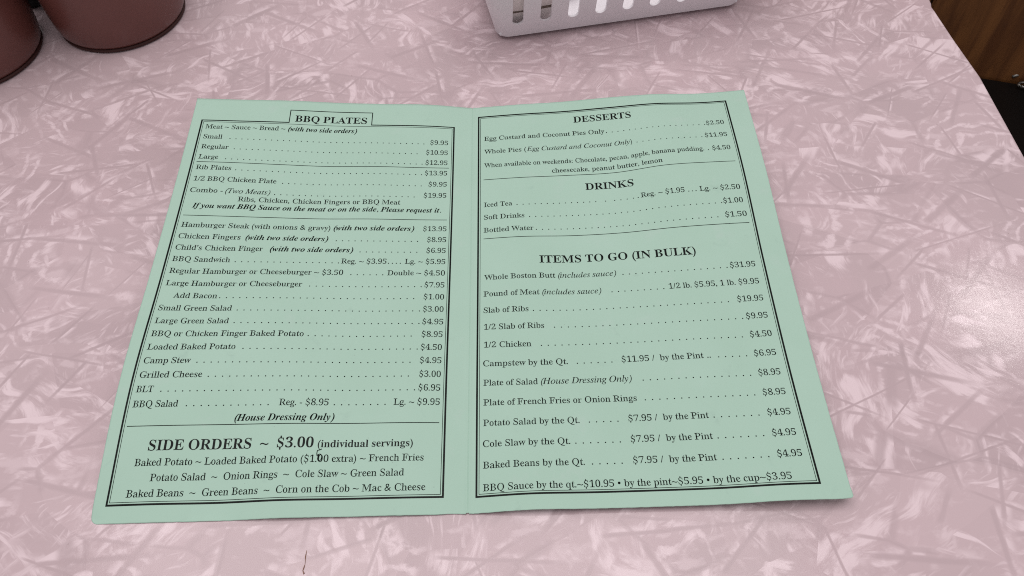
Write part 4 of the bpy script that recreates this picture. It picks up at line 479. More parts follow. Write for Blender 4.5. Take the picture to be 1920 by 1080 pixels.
 ('R', 'e', 418, [[229,-3,179,8,150,22,112,53,92,79,62,148,53,211,55,255,40,299,46,319,69,341,99,397,134,436,179,466,234,480,262,478,300,465,331,445,363,410,386,368,412,290,417,254,383,270,345,279,326,272,288,247,269,243,212,244,162,258,153,227,154,208,169,137,190,99,206,85,221,72,258,60,297,60,334,71,402,124,407,112,421,108,419,93,403,67,372,38,338,16,303,3,267,-4],[161,273,227,291,302,283,314,320,311,359,302,391,283,422,259,433,221,434,203,426,185,409,170,383,153,318,151,303]]),
 ('R', 'f', 288, [[20,-4,19,26,36,34,86,42,100,81,102,393,92,426,25,414,25,460,83,456,99,494,101,549,110,588,140,633,231,694,280,696,298,687,362,633,373,615,376,586,371,566,363,558,322,552,300,560,293,571,291,587,304,637,290,652,259,653,231,647,208,617,200,581,197,482,206,450,237,453,253,461,301,460,301,414,253,413,237,421,206,424,197,392,195,67,197,53,208,43,300,28,300,-4,258,-7,179,4]]),
 ('R', 'g', 457, [[217,-214,157,-209,99,-191,61,-164,31,-122,32,-98,42,-89,80,-77,93,-53,111,-40,42,56,46,78,76,116,132,157,154,165,98,215,65,260,54,317,59,354,76,386,112,424,163,462,196,475,254,479,346,446,418,453,454,449,462,443,447,435,448,417,463,408,454,402,384,407,410,332,413,303,405,257,379,218,341,187,289,157,248,147,194,155,179,152,139,105,137,90,143,75,172,58,330,53,381,44,416,29,435,8,455,-65,456,-97,450,-117,416,-162,371,-191,294,-210],[234,191,273,199,299,225,311,255,317,314,316,392,311,407,272,428,234,436,197,428,170,403,157,374,149,314,157,255,170,225,195,197],[239,-167,323,-159,373,-137,388,-121,396,-98,392,-62,369,-43,334,-36,137,-27,122,-45,116,-76,104,-96,102,-108,107,-127,121,-142,153,-158]]),
 ('R', 'h', 537, [[25,-4,24,26,92,42,101,49,103,60,99,616,92,634,82,639,37,649,31,657,37,667,30,675,47,682,182,672,202,660,190,659,198,603,198,453,204,416,216,392,236,424,259,442,284,454,362,470,399,458,410,443,442,420,458,395,467,360,470,314,467,50,488,38,525,34,544,26,543,-4,401,4,299,-4,298,25,345,35,361,45,371,62,373,82,368,362,362,383,349,399,321,407,216,380,203,375,195,356,195,50,214,38,253,34,271,26,270,-4,120,4,46,-6]]),
 ('R', 'i', 265, [[150,563,130,567,114,578,103,594,99,614,103,635,114,651,130,662,150,666,170,662,186,651,197,635,201,614,197,594,186,578,170,567],[25,-4,24,26,93,41,102,49,103,60,98,410,84,425,39,432,34,439,40,449,33,459,50,466,183,456,203,445,192,442,199,362,195,51,214,38,253,34,271,26,270,-3,120,4,46,-6]]),
 ('R', 'k', 504, [[24,-4,23,26,93,42,102,50,103,60,99,181,89,220,100,298,100,615,94,634,85,640,39,648,33,656,39,666,33,675,50,682,182,672,202,661,191,659,198,600,198,309,204,270,216,242,264,286,298,304,322,359,369,414,367,423,358,427,311,434,318,450,309,458,325,467,344,467,401,456,476,468,512,458,504,450,511,440,496,431,412,400,373,346,331,311,352,252,431,138,460,86,508,46,563,26,562,-3,522,-2,428,28,409,24,352,-4,311,-4,311,26,372,35,380,46,379,54,279,196,245,229,204,206,199,181,195,51,215,38,253,34,271,26,270,-3,119,4,45,-6]]),
 ('R', 'l', 267, [[25,-4,24,26,93,41,102,49,103,60,100,614,95,633,87,639,39,649,33,656,39,666,32,675,49,682,183,672,203,661,191,658,199,579,195,51,214,38,253,34,271,26,270,-3,120,4,46,-6]]),
 ('R', 'm', 795, [[25,-4,24,26,92,42,101,50,102,60,99,399,92,417,83,423,37,433,31,440,37,450,30,459,47,466,180,456,199,447,201,443,188,445,192,428,215,388,234,422,257,440,328,468,369,469,384,466,411,434,436,421,477,383,493,418,517,439,569,461,622,470,658,458,701,421,717,395,726,360,729,314,725,51,744,38,783,34,801,26,800,-4,700,4,560,-4,559,26,577,33,615,38,634,51,628,362,622,382,609,399,581,407,548,401,487,375,470,358,463,314,458,51,477,38,515,33,533,26,532,-4,394,4,295,-4,294,26,312,33,350,38,369,51,367,362,344,399,316,407,282,400,218,375,198,356,192,51,211,38,249,34,267,26,266,-3,126,4,47,-6]]),
 ('R', 'n', 537, [[25,-4,24,26,92,42,101,49,103,60,100,318,106,389,92,417,37,433,31,440,37,450,30,459,47,466,105,459,201,456,212,452,198,446,195,430,217,392,236,424,259,442,283,454,348,469,381,466,399,458,410,443,442,420,458,395,467,360,467,50,488,38,525,34,544,26,543,-4,401,4,299,-4,298,25,345,35,361,45,371,62,373,82,368,362,362,383,349,399,321,407,287,401,260,388,207,372,196,355,195,50,214,38,253,34,271,26,270,-4,120,4,46,-6]]),
 ('R', 'o', 471, [[251,-21,208,-16,171,1,113,51,82,97,67,131,53,188,51,229,61,310,82,363,101,394,139,435,170,458,207,476,250,481,293,476,329,459,361,436,398,396,418,365,439,312,449,229,439,147,418,94,398,63,361,23,330,0,293,-15],[251,23,274,26,296,36,326,71,343,135,350,229,343,324,323,389,294,426,251,438,227,435,206,426,177,389,158,324,151,230,158,135,176,71,206,36]]),
 ('R', 'p', 523, [[24,-211,23,-182,39,-174,85,-166,100,-139,103,64,100,391,93,414,85,421,38,433,32,441,37,451,31,460,47,466,176,456,195,448,196,445,185,444,188,427,210,386,234,431,267,456,291,465,343,468,402,449,426,431,457,396,479,351,494,298,498,238,494,173,485,133,464,82,436,41,412,20,371,-2,338,-9,293,-8,250,9,233,26,231,41,207,59,197,29,198,-155,221,-166,297,-181,296,-211,256,-213,179,-203],[291,44,334,48,359,68,369,82,388,133,398,199,396,288,381,356,364,389,353,401,311,415,282,410,221,375,202,353,199,331,200,82,204,70,222,56]]),
 ('R', 'q', 512, [[257,-211,257,-180,340,-166,352,-159,357,-149,356,24,346,54,321,38,318,23,300,8,234,-9,195,-4,165,6,115,39,79,89,57,155,53,237,69,322,94,376,129,421,158,447,211,473,253,480,299,475,343,453,384,411,420,433,447,463,468,470,466,438,453,399,454,128,449,50,454,-135,474,-169,530,-181,529,-211,374,-203,298,-213],[266,45,299,60,339,56,350,62,356,99,353,387,301,426,267,434,224,426,187,392,162,327,152,232,158,145,180,84,192,69,219,50]]),
 ('R', 'r', 398, [[25,-4,24,26,78,38,96,61,101,83,102,356,97,410,82,425,39,432,33,439,40,449,33,459,50,466,68,465,180,456,198,448,200,444,188,445,190,427,201,392,216,369,233,406,321,446,358,452,396,439,406,420,395,396,396,372,385,358,369,353,347,356,318,388,294,394,274,385,243,358,213,346,204,333,198,58,203,47,215,41,297,27,297,-4,256,-6,180,4]]),
 ('R', 's', 399, [[225,-20,163,-10,127,5,99,25,90,20,81,-6,73,-8,65,0,63,-7,62,44,49,119,56,155,66,149,77,154,85,148,105,83,125,54,195,29,241,30,273,45,289,67,296,103,286,136,260,163,138,228,97,264,85,284,77,316,80,380,93,412,114,442,165,473,210,481,241,478,308,458,325,444,338,470,360,472,356,421,368,366,362,330,352,335,341,331,306,405,295,415,246,432,212,435,181,428,157,409,147,386,149,350,164,326,327,231,348,204,362,156,367,119,362,80,336,31,289,-5]]),
 ('R', 't', 310, [[184,-10,149,-5,125,29,111,39,100,59,94,106,95,396,87,426,33,418,55,459,100,469,138,514,151,559,191,633,217,632,216,593,191,481,201,448,234,453,253,462,308,461,308,416,253,415,204,426,193,376,195,91,205,67,220,57,236,56,270,69,306,113,333,98,320,60,297,33,244,2]]),
 ('R', 'u', 528, [[195,-11,174,-8,157,3,135,26,115,39,101,64,91,121,88,404,76,421,26,433,20,440,26,450,19,459,36,466,56,465,172,456,192,448,193,444,181,442,188,384,190,100,206,65,222,55,247,51,340,75,363,90,360,406,344,422,293,432,285,441,291,450,284,459,300,466,318,467,355,459,446,456,464,448,452,442,460,363,460,124,455,80,465,60,475,54,511,54,526,49,532,41,525,32,533,22,508,13,461,16,374,6,344,-9,364,23,363,41,347,68,326,34,303,17,236,-6]]),
 ('R', 'v', 426, [[214,-13,202,23,185,123,149,194,98,322,81,391,76,401,47,418,-6,436,-6,465,34,462,72,445,91,444,130,456,225,469,247,466,247,435,191,430,176,424,167,408,243,211,252,194,275,172,291,237,361,405,361,416,354,424,303,438,307,450,303,462,322,466,360,449,379,448,416,463,453,461,448,451,452,440,446,432,401,414,395,372,327,199,316,182,280,155,268,139,248,23,236,-13]]),
 ('R', 'w', 617, [[184,-13,172,24,156,124,122,197,73,327,53,405,-8,428,-16,437,-15,461,21,458,58,440,77,440,114,456,208,465,208,436,191,427,158,429,142,418,215,219,224,201,247,178,273,262,283,279,321,305,334,321,340,348,321,413,247,437,248,466,269,467,327,447,366,456,483,465,484,434,426,423,417,409,434,328,477,222,499,198,517,263,580,420,573,426,537,432,530,439,534,451,530,462,549,466,587,453,644,465,663,462,659,451,662,439,657,433,617,417,616,383,549,220,497,178,466,22,453,-15,430,-15,420,22,404,156,381,209,358,281,332,309,320,277,314,237,299,201,288,184,252,157,240,141,219,23,206,-13]]),
 ('R', 'x', 445, [[8,2,13,11,9,21,68,52,82,65,100,101,145,161,200,202,191,230,167,259,107,375,79,402,4,435,4,464,44,464,119,438,213,466,253,466,254,435,198,428,187,419,186,409,237,329,273,300,294,339,357,420,350,428,308,432,301,439,305,450,300,461,317,466,372,454,427,466,462,461,457,452,462,442,395,407,370,360,334,315,278,275,287,247,311,218,358,138,381,87,423,47,467,32,477,24,477,-3,437,-1,362,26,269,-4,229,-4,228,26,249,34,289,32,300,37,303,46,242,147,205,176,184,136,120,51,120,40,128,33,170,27,168,11,174,1,156,-5,100,9,44,-4]]),
 ('R', 'y', 417, [[78,-186,43,-180,22,-166,9,-144,8,-119,26,-108,41,-85,69,-83,90,-97,94,-131,101,-145,116,-149,133,-144,173,-94,208,-7,188,111,153,181,95,327,83,394,32,423,1,430,-8,464,12,467,69,446,88,445,127,456,222,468,243,466,244,435,225,428,170,425,163,418,163,410,244,207,252,189,276,165,292,233,359,420,349,427,310,432,303,438,307,450,302,462,320,465,356,447,374,445,410,462,445,460,440,432,400,416,394,372,330,197,320,181,284,153,272,137,245,-37,205,-132,179,-167,161,-184,150,-188,116,-182]]),
 ('R', '~', 584, [[26,200,94,248,142,267,167,270,227,258,375,199,414,194,464,202,514,224,553,256,552,270,560,303,558,334,492,286,444,267,420,264,360,276,214,335,174,340,122,332,73,311,32,278]]),
 ('R', '’', 219, [[59,445,93,459,121,478,144,502,160,530,170,563,173,598,165,645,142,678,125,688,106,691,75,684,54,664,48,648,46,630,53,601,71,581,99,571,95,516,76,481,59,464]]),
 ('R', '•', 354, [[177,465,144,461,115,448,90,429,70,403,57,374,53,341,57,308,70,279,90,254,115,234,144,221,177,217,210,221,239,234,265,254,284,279,297,308,301,341,297,374,284,403,265,429,239,448,210,461]]),
]
LINES = [
 ('L', 'head', 201.87, [('B', 'BBQ PLATES', -89.12, -53.32)]),
 ('L', 'meat', 195.58, [('R', 'Meat ~ Sauce ~ Bread ~ ', -132.19, -93.18), ('J', '(with two side orders)', -91.72, -57.77)]),
 ('L', 'small', 188.98, [('R', 'Small', -132.1, -122.91), ('.', 34, -119.28, -23.88), ('R', '$9.95', -20.89, -12.1)]),
 ('L', 'regular', 182.46, [('R', 'Regular', -131.97, -118.86), ('.', 32, -116.21, -26.99), ('R', '$10.95', -22.75, -12.1)]),
 ('L', 'large', 175.91, [('R', 'Large', -132.04, -122.68), ('.', 34, -119.28, -24.3), ('R', '$12.95', -22.83, -12.11)]),
 ('L', 'rib', 169.21, [('R', 'Rib Plates', -132.01, -115.5), ('.', 32, -113.4, -24.26), ('R', '$13.95', -22.88, -12.1)]),
 ('L', 'half', 162.12, [('R', '1/2 BBQ Chicken Plate', -131.77, -93.26), ('.', 24, -90.47, -24.18), ('R', '$9.95', -20.87, -12.13)]),
 ('L', 'combo', 155.08, [('R', 'Combo - ', -132.01, -117.02), ('I', '(Two Meats)', -115.78, -95.16), ('.', 24, -93.22, -27.22), ('R', '$19.95', -22.88, -12.17)]),
 ('L', 'ribs', 150.38, [('R', 'Ribs, Chicken, Chicken Fingers or BBQ Meat', -109.36, -33.7)]),
 ('L', 'if', 145.85, [('J', 'If you want BBQ Sauce on the meat or on the side, Please request it.', -129.28, -14.32)]),
 ('L', 'hamb', 134.52, [('R', 'Hamburger Steak (with onions & gravy)', -132.0, -64.93), ('J', '(with two side orders)', -63.35, -26.37), ('R', '$13.95', -22.25, -11.52)]),
 ('L', 'chick', 128.03, [('R', 'Chicken Fingers', -131.88, -104.48), ('J', '(with two side orders)', -102.17, -65.13), ('.', 14, -61.62, -24.32), ('R', '$8.95', -20.15, -11.5)]),
 ('L', 'child', 121.66, [('R', 'Child’s Chicken Finger', -131.91, -93.5), ('J', '(with two side orders)', -90.3, -53.22), ('.', 10, -50.28, -24.32), ('R', '$6.95', -20.19, -11.55)]),
 ('L', 'sand', 115.28, [('R', 'BBQ Sandwich', -132.0, -106.83), ('.', 17, -104.72, -58.88), ('R', 'Reg. ~ $3.95', -57.97, -37.84), ('.', 4, -37.07, -31.38), ('R', 'Lg. ~ $5.95', -29.61, -11.52)]),
 ('L', 'reg', 108.83, [('R', 'Regular Hamburger or Cheeseburger ~ $3.50', -131.89, -56.48), ('.', 6, -53.16, -38.75), ('R', 'Double ~ $4.50', -37.0, -11.49)]),
 ('L', 'largeh', 102.24, [('R', 'Large Hamburger or Cheeseburger', -131.93, -73.48), ('.', 18, -70.36, -21.46), ('R', '$7.95', -20.18, -11.52)]),
 ('L', 'bacon', 95.71, [('R', 'Add Bacon', -127.26, -108.77), ('.', 30, -107.82, -24.35), ('R', '$1.00', -20.25, -11.46)]),
 ('L', 'sgreen', 89.14, [('R', 'Small Green Salad', -132.09, -101.3), ('.', 28, -99.12, -21.55), ('R', '$3.00', -20.23, -11.47)]),
 ('L', 'lgreen', 82.56, [('R', 'Large Green Salad', -131.99, -101.34), ('.', 28, -99.18, -21.43), ('R', '$4.95', -20.2, -11.4)]),
 ('L', 'bbqor', 76.11, [('R', 'BBQ or Chicken Finger Baked Potato', -132.03, -69.24), ('.', 16, -67.47, -24.33), ('R', '$8.95', -20.16, -11.47)]),
 ('L', 'loaded', 69.65, [('R', 'Loaded Baked Potato', -132.05, -96.16), ('.', 26, -93.14, -21.49), ('R', '$4.50', -20.21, -11.55)]),
 ('L', 'camp', 63.24, [('R', 'Camp Stew', -131.98, -113.04), ('.', 31, -110.59, -24.09), ('R', '$4.95', -20.28, -11.51)]),
 ('L', 'grill', 56.75, [('R', 'Grilled Cheese', -132.1, -107.16), ('.', 29, -104.81, -24.39), ('R', '$3.00', -20.21, -11.55)]),
 ('L', 'blt', 50.47, [('R', 'BLT', -132.17, -125.29), ('.', 36, -122.41, -21.62), ('R', '$6.95', -20.25, -11.6)]),
 ('L', 'salad', 44.16, [('R', 'BBQ Salad', -132.2, -114.36), ('.', 12, -111.19, -78.78), ('R', 'Reg. - $8.95', -74.8, -55.46), ('.', 8, -53.32, -32.94), ('R', 'Lg. ~ $9.95', -29.81, -11.57)]),
 ('L', 'house', 37.89, [('J', '(House Dressing Only)', -91.26, -52.53)]),
 ('L', 'side', 26.78, [('B', 'SIDE ORDERS  ~  $3.00', -122.8, -59.5), ('B', '(individual servings)', -57.81, -21.37)]),
 ('L', 'bp', 20.93, [('R', 'Baked Potato ~ Loaded Baked Potato ($1.00 extra) ~ French Fries', -127.01, -17.02)]),
 ('L', 'ps', 15.11, [('R', 'Potato Salad  ~  Onion Rings  ~  Cole Slaw ~ Green Salad', -120.05, -24.11)]),
 ('L', 'bb', 9.30, [('R', 'Baked Beans  ~  Green Beans  ~  Corn on the Cob ~ Mac & Cheese', -127.98, -15.88)]),
 ('R', 'dess', 200.48, [('B', 'DESSERTS', 51.44, 80.41)]),
 ('R', 'egg', 191.88, [('R', 'Egg Custard and Coconut Pies Only', 5.98, 66.43), ('.', 18, 67.23, 116.15), ('R', '$2.50', 116.79, 125.51)]),
 ('R', 'whole', 183.08, [('R', 'Whole Pies (', 5.97, 27.02), ('I', 'Egg Custard and Coconut Only', 27.26, 78.18), ('R', ')', 78.41, 79.18), ('.', 12, 81.42, 113.34), ('R', '$11.95', 114.76, 125.55)]),
 ('R', 'when', 173.94, [('R', 'When available on weekends: Chocolate, pecan, apple, banana pudding.', 5.96, 112.83), ('.', 1, 114.62, 114.78), ('R', '$4.50', 116.88, 125.52)]),
 ('R', 'cheese', 168.17, [('R', 'cheesecake, peanut butter, lemon', 39.12, 92.23)]),
 ('R', 'drinks', 156.42, [('B', 'DRINKS', 54.48, 77.35)]),
 ('R', 'iced', 148.70, [('R', 'Iced Tea', 5.88, 19.34), ('.', 14, 21.4, 59.01), ('.', 1, 63.19, 63.27), ('.', 4, 67.5, 76.65), ('.', 1, 78.42, 78.49), ('R', 'Reg. ~ $1.95', 79.89, 99.98), ('.', 3, 101.69, 105.43), ('R', 'Lg. ~ $2.50', 106.92, 125.71)]),
 ('R', 'soft', 141.00, [('R', 'Soft Drinks', 5.88, 24.85), ('.', 32, 27.11, 116.04), ('R', '$1.00', 116.78, 125.71)]),
 ('R', 'bott', 133.21, [('R', 'Bottled Water', 5.74, 28.87), ('.', 30, 29.98, 113.19), ('R', '$1.50', 116.46, 126.16)]),
 ('R', 'items', 114.33, [('B', 'ITEMS TO GO (IN BULK)', 30.89, 100.52)]),
 ('R', 'boston', 106.00, [('R', 'Whole Boston Butt ', 5.96, 37.66), ('I', '(includes sauce)', 38.84, 64.53), ('.', 17, 67.26, 113.02), ('R', '$31.95', 114.25, 125.15)]),
 ('R', 'pound', 97.06, [('R', 'Pound of Meat ', 5.74, 30.29), ('I', '(includes sauce)', 31.45, 57.24), ('.', 9, 61.63, 84.44), ('R', '1/2 lb. $5.95, 1 lb. $9.95', 86.5, 125.12)]),
 ('R', 'slab', 88.42, [('R', 'Slab of Ribs', 5.75, 25.13), ('.', 30, 27.05, 110.71), ('R', '$19.95', 114.46, 125.29)]),
 ('R', 'hslab', 79.80, [('R', '1/2 Slab of Ribs', 5.92, 31.5), ('.', 28, 35.73, 115.22), ('R', '$9.95', 116.62, 125.5)]),
 ('R', 'hchick', 70.88, [('R', '1/2 Chicken', 5.93, 25.84), ('.', 30, 29.78, 113.5), ('R', '$4.50', 116.63, 125.45)]),
 ('R', 'camp', 61.85, [('R', 'Campstew by the Qt.', 5.65, 40.52), ('.', 6, 44.18, 58.78), ('R', '$11.95 /  by the Pint', 62.64, 96.05), ('.', 2, 97.49, 98.8), ('.', 5, 101.84, 113.58), ('R', '$6.95', 116.59, 125.35)]),
 ('R', 'psal', 52.79, [('R', 'Plate of Salad ', 5.74, 27.87), ('I', '(House Dressing Only)', 29.07, 65.81), ('.', 16, 70.13, 113.48), ('R', '$8.95', 116.58, 125.22)]),
 ('R', 'ff', 43.82, [('R', 'Plate of French Fries or Onion Rings', 5.75, 66.78), ('.', 16, 69.95, 113.39), ('R', '$8.95', 116.52, 125.29)]),
 ('R', 'pot', 34.86, [('R', 'Potato Salad by the Qt.', 5.68, 43.45), ('.', 5, 47.08, 58.63), ('R', '$7.95 /  by the Pint', 62.58, 93.82), ('.', 7, 95.53, 113.22), ('R', '$4.95', 116.45, 125.22)]),
 ('R', 'cole', 25.97, [('R', 'Cole Slaw by the Qt.', 5.61, 39.26), ('.', 7, 41.21, 58.66), ('R', '$7.95 /  by the Pint', 62.55, 93.9), ('.', 7, 95.58, 113.16), ('R', '$4.95', 116.34, 125.24)]),
 ('R', 'baked', 17.17, [('R', 'Baked Beans by the Qt.', 5.63, 44.2), ('.', 5, 46.91, 58.48), ('R', '$7.95 /  by the Pint', 62.54, 93.96), ('.', 7, 95.92, 113.19), ('R', '$4.95', 116.31, 125.4)]),
 ('R', 'sauce', 8.19, [('R', 'BBQ Sauce by the qt.~$10.95 • by the pint~$5.95 • by the cup~$3.95', 5.65, 119.51)]),
]

FONT = {}
for style, char, adv, contours in GLYPHS:
    key = style + char
    loops = [[(c[k] / 1000, c[k+1] / 1000) for k in range(0, len(c), 2)] for c in contours]
    def area2(l): return sum(l[i][0]*l[(i+1) % len(l)][1] - l[(i+1) % len(l)][0]*l[i][1] for i in range(len(l)))
    def inside(p, l):
        k = False
        for i in range(len(l)):
            (x1, y1), (x2, y2) = l[i], l[(i+1) % len(l)]
            if (y1 > p[1]) != (y2 > p[1]) and p[0] < x1 + (p[1]-y1)*(x2-x1)/(y2-y1): k = not k
        return k
    loops = [l for l in loops if len(l) >= 3 and abs(area2(l)) > 1e-5]
    depth = [sum(1 for b in loops if b is not a and inside(a[0], b)) for a in loops]
    pts, tris = [], []
    for a, d in zip(loops, depth):
        if d % 2: continue
        holes = [b for b, e in zip(loops, depth) if e == d + 1 and inside(b[0], a)]
        grp = [a] + holes
        flat = [p for l in grp for p in l]
        for t in tessellate_polygon([[Vector((x, y, 0)) for x, y in l] for l in grp]):
            tris.append(tuple(len(pts) + k for k in t))
        pts += flat
    FONT[key] = (adv / 1000, pts, tris)
EM = {'R': 4.08, 'I': 4.08, 'J': 4.16, 'B': 6.0}
INK_UP = .00007
class Print:
    def __init__(s, P): s.P, s.v, s.f = P, [], []
    def tri(s, pts, tris):
        n = len(s.v)
        for u, v in pts: s.v.append(cardpt(s.P, u, v, INK_UP))
        for t in tris:
            a, b, c = [pts[k] for k in t]
            if (b[0]-a[0])*(c[1]-a[1]) - (b[1]-a[1])*(c[0]-a[0]) < 0: t = (t[0], t[2], t[1])
            s.f.append(tuple(n + k for k in t))
    def bar(s, u0, v0, u1, v1, step=2.0):        # axis-aligned bar split to follow the paper
        nu = max(1, int(abs(u1-u0) / step)); nv = max(1, int(abs(v1-v0) / step)); n = len(s.v)
        for i in range(nu + 1):
            for j in range(nv + 1): s.v.append(cardpt(s.P, u0 + (u1-u0)*i/nu, v0 + (v1-v0)*j/nv, INK_UP))
        for i in range(nu):
            for j in range(nv):
                a = n + i*(nv+1) + j; s.f.append((a, a + nv + 1, a + nv + 2, a + 1))
    def disc(s, u, v, r, k=8):
        p = [(u + r*math.cos(2*PI*i/k), v + r*math.sin(2*PI*i/k)) for i in range(k)]
        s.tri(p, [(0, i, i+1) for i in range(1, k-1)])
    def text(s, st, tx, u0, u1, base, em):
        x = 0; lo, hi = 9, -9; items = []
        for ch in tx:
            if ch == ' ': x += .25; continue
            adv, pts, tris = FONT[st + ch]; items.append((x, pts, tris))
            lo = min(lo, x + min(p[0] for p in pts)); hi = max(hi, x + max(p[0] for p in pts)); x += adv
        k = (u1 - u0) / (hi - lo)
        for x, pts, tris in items:
            s.tri([(u0 + (x + px - lo) * k, base + py * em) for px, py in pts], tris)
    def stroke(s, pts, w):
        for a, b in zip(pts, pts[1:]):
            d = Vector((b[0]-a[0], b[1]-a[1])); L = d.length
            if L < 1e-6: continue
            nrm = Vector((-d.y, d.x)) / L * w / 2
            s.tri([(a[0]-nrm.x, a[1]-nrm.y), (b[0]-nrm.x, b[1]-nrm.y), (b[0]+nrm.x, b[1]+nrm.y), (a[0]+nrm.x, a[1]+nrm.y)], [(0, 1, 2), (0, 2, 3)])
            s.disc(b[0], b[1], w / 2)
    def build(s, name, mat): return mesh_obj(name, s.v, s.f, mat, pages[s.P])
HEADS = {'head', 'dess', 'drinks', 'items', 'side'}
for P, key, base, runs in LINES:
    pr = Print(P)
    for r in runs:
        if r[0] == '.':
            _, n, a, b = r
            for i in range(n): pr.disc(a + .2 + ((b - a - .4) * i / (n - 1) if n > 1 else 0), base + .27, .27)
        else:
            st, tx, a, b = r
            em = EM[st]
            if key == 'side' and tx[0] == '(': em = 4.25
            pr.text(st, tx, a, b, base, em)
    o = pr.build('heading' if key in HEADS else 'text_line', M_INK if key in HEADS else M_INK2)

def frame(pr, u0, v0, u1, v1, w):
    pr.bar(u0, v0, u1, v0 + w); pr.bar(u0, v1 - w, u1, v1); pr.bar(u0, v0 + w, u0 + w, v1 - w); pr.bar(u1 - w, v0 + w, u1, v1 - w)
# left page border: thick line outside, hairline inside, a tab round the heading
pr = Print('L'); u0, u1, v0, v1, w = -135.0, -8.9, 6.25, 201.4, .72
pr.bar(u0, v0, u1, v0 + w); pr.bar(u0, v0 + w, u0 + w, v1); pr.bar(u1 - w, v0 + w, u1, v1)
ta, tb, th = -92.1, -50.6, 209.6
pr.bar(u0 + w, v1 - .55, ta, v1); pr.bar(tb, v1 - .55, u1 - w, v1)
pr.bar(ta, v1 - .55, ta + .42, th - .42); pr.bar(tb - .42, v1 - .55, tb, th - .42); pr.bar(ta, th - .42, tb, th)
pr.build('border', M_INK)
pr = Print('L'); i = 1.22; frame(pr, u0 + i, v0 + i, u1 - i, v1 - i, .2); pr.build('inner_border', M_INK2)
pr = Print('R'); u0, u1, v0, v1 = 2.85, 129.45, 5.85, 209.1
frame(pr, u0, v0, u1, v1, w); pr.build('border', M_INK)
pr = Print('R'); frame(pr, u0 + i, v0 + i, u1 - i, v1 - i, .2); pr.build('inner_border', M_INK2)
for P, a, b, v in [('L', -132.4, -11.3, 173.95), ('L', -132.3, -11.5, 141.3), ('L', -132.7, -11.5, 36.5), ('R', 5.7, 126.3, 166.0), ('R', 5.7, 126.5, 129.5)]:
    pr = Print(P); pr.bar(a, v - .14, b, v + .14); pr.build('rule_line', M_INK2)
# a digit corrected by hand in the side orders
pr = Print('L'); INK_UP = .00010
pr.stroke([(-56.05, 26.09), (-56.48, 25.86), (-57.02, 25.65), (-57.62, 25.51), (-57.79, 24.92), (-57.79, 24.21), (-57.7, 23.51), (-57.37, 23.56), (-57.34, 23.86)], .30); pr.stroke([(-56.96, 23.97), (-57.26, 23.04), (-57.33, 22.1), (-57.04, 21.52), (-56.59, 21.4), (-56.11, 21.69), (-55.85, 22.45), (-55.88, 23.27), (-56.16, 23.85), (-56.64, 24.09), (-57.07, 23.91), (-57.32, 23.09)], .27)
pr.build('pen_mark', M_PEN)

# ------------------------------------------------------------------ tumblers
def lathe(prof, n=96):
    v, f = [], []
    for r, z in prof:
        for k in range(n): a = 2*PI*k/n; v.append((r*math.cos(a), r*math.sin(a), z))
    for i in range(len(prof) - 1):
        for k in range(n):
            a, b = i*n + k, i*n + (k+1) % n; f.append((a, b, b + n, a + n))
    return v, f
def tumbler(x, y, label):
    t = thing('tumbler', label, 'tumbler', (x, y, 0), 'maroon tumblers at the back of the table')
    v, f = lathe([(0, .0004), (.0338, .0004), (.0357, .0006), (.0362, .0013), (.0358, .0022), (.0350, .0024)]); mesh_obj('foot', v, f, M_CUPSHADE, t, True)  # dark ring stands in for the shadow gap at the base
    prof = [(.0345, .0023), (.0356, .0029), (.0366, .0046), (.0374, .0085), (.0380, .016), (.0386, .035), (.0394, .07), (.0402, .108), (.0404, .114),
            (.0398, .1155), (.0388, .1135), (.0380, .07), (.0370, .03), (.0355, .009), (.030, .006), (0, .006)]
    v, f = lathe(prof); mesh_obj('body', v, f, M_CUP, t, True)
    return t
tumbler(-0.2096, 0.3124, 'dark maroon plastic tumbler, nearest to the white basket and seen almost whole at its foot')
tumbler(-0.2855, 0.2800, 'dark maroon plastic tumbler cut off by the left edge of the picture')

# black holder standing behind the tumblers
hold = thing('napkin_holder', 'black box-shaped holder standing behind and between the two maroon tumblers', 'napkin holder', (-0.26932, 0.32319, 0))
ang = math.atan2(.32715 - .32319, -.26280 + .26932)
hold.rotation_euler = (0, 0, ang)
def box(bm, x0, y0, z0, x1, y1, z1, bev=0):
    r = bmesh.ops.create_cube(bm, size=1, matrix=Matrix.Translation(((x0+x1)/2, (y0+y1)/2, (z0+z1)/2)) @ Matrix.Diagonal((x1-x0, y1-y0, z1-z0, 1)))
    if bev: bmesh.ops.bevel(bm, geom=[e for e in bm.edges if all(v in r['verts'] for v in e.verts)], offset=bev, segments=3, affect='EDGES')
bm = bmesh.new(); box(bm, -.001, -.0025, .0003, .09, .07, .11, .0012); bm_obj('housing', bm, M_BLACK, hold)
bm = bmesh.new(); box(bm, .012, -.0037, .02, .078, -.0022, .09, .0005); bm_obj('face_plate', bm, M_BLACK, hold)

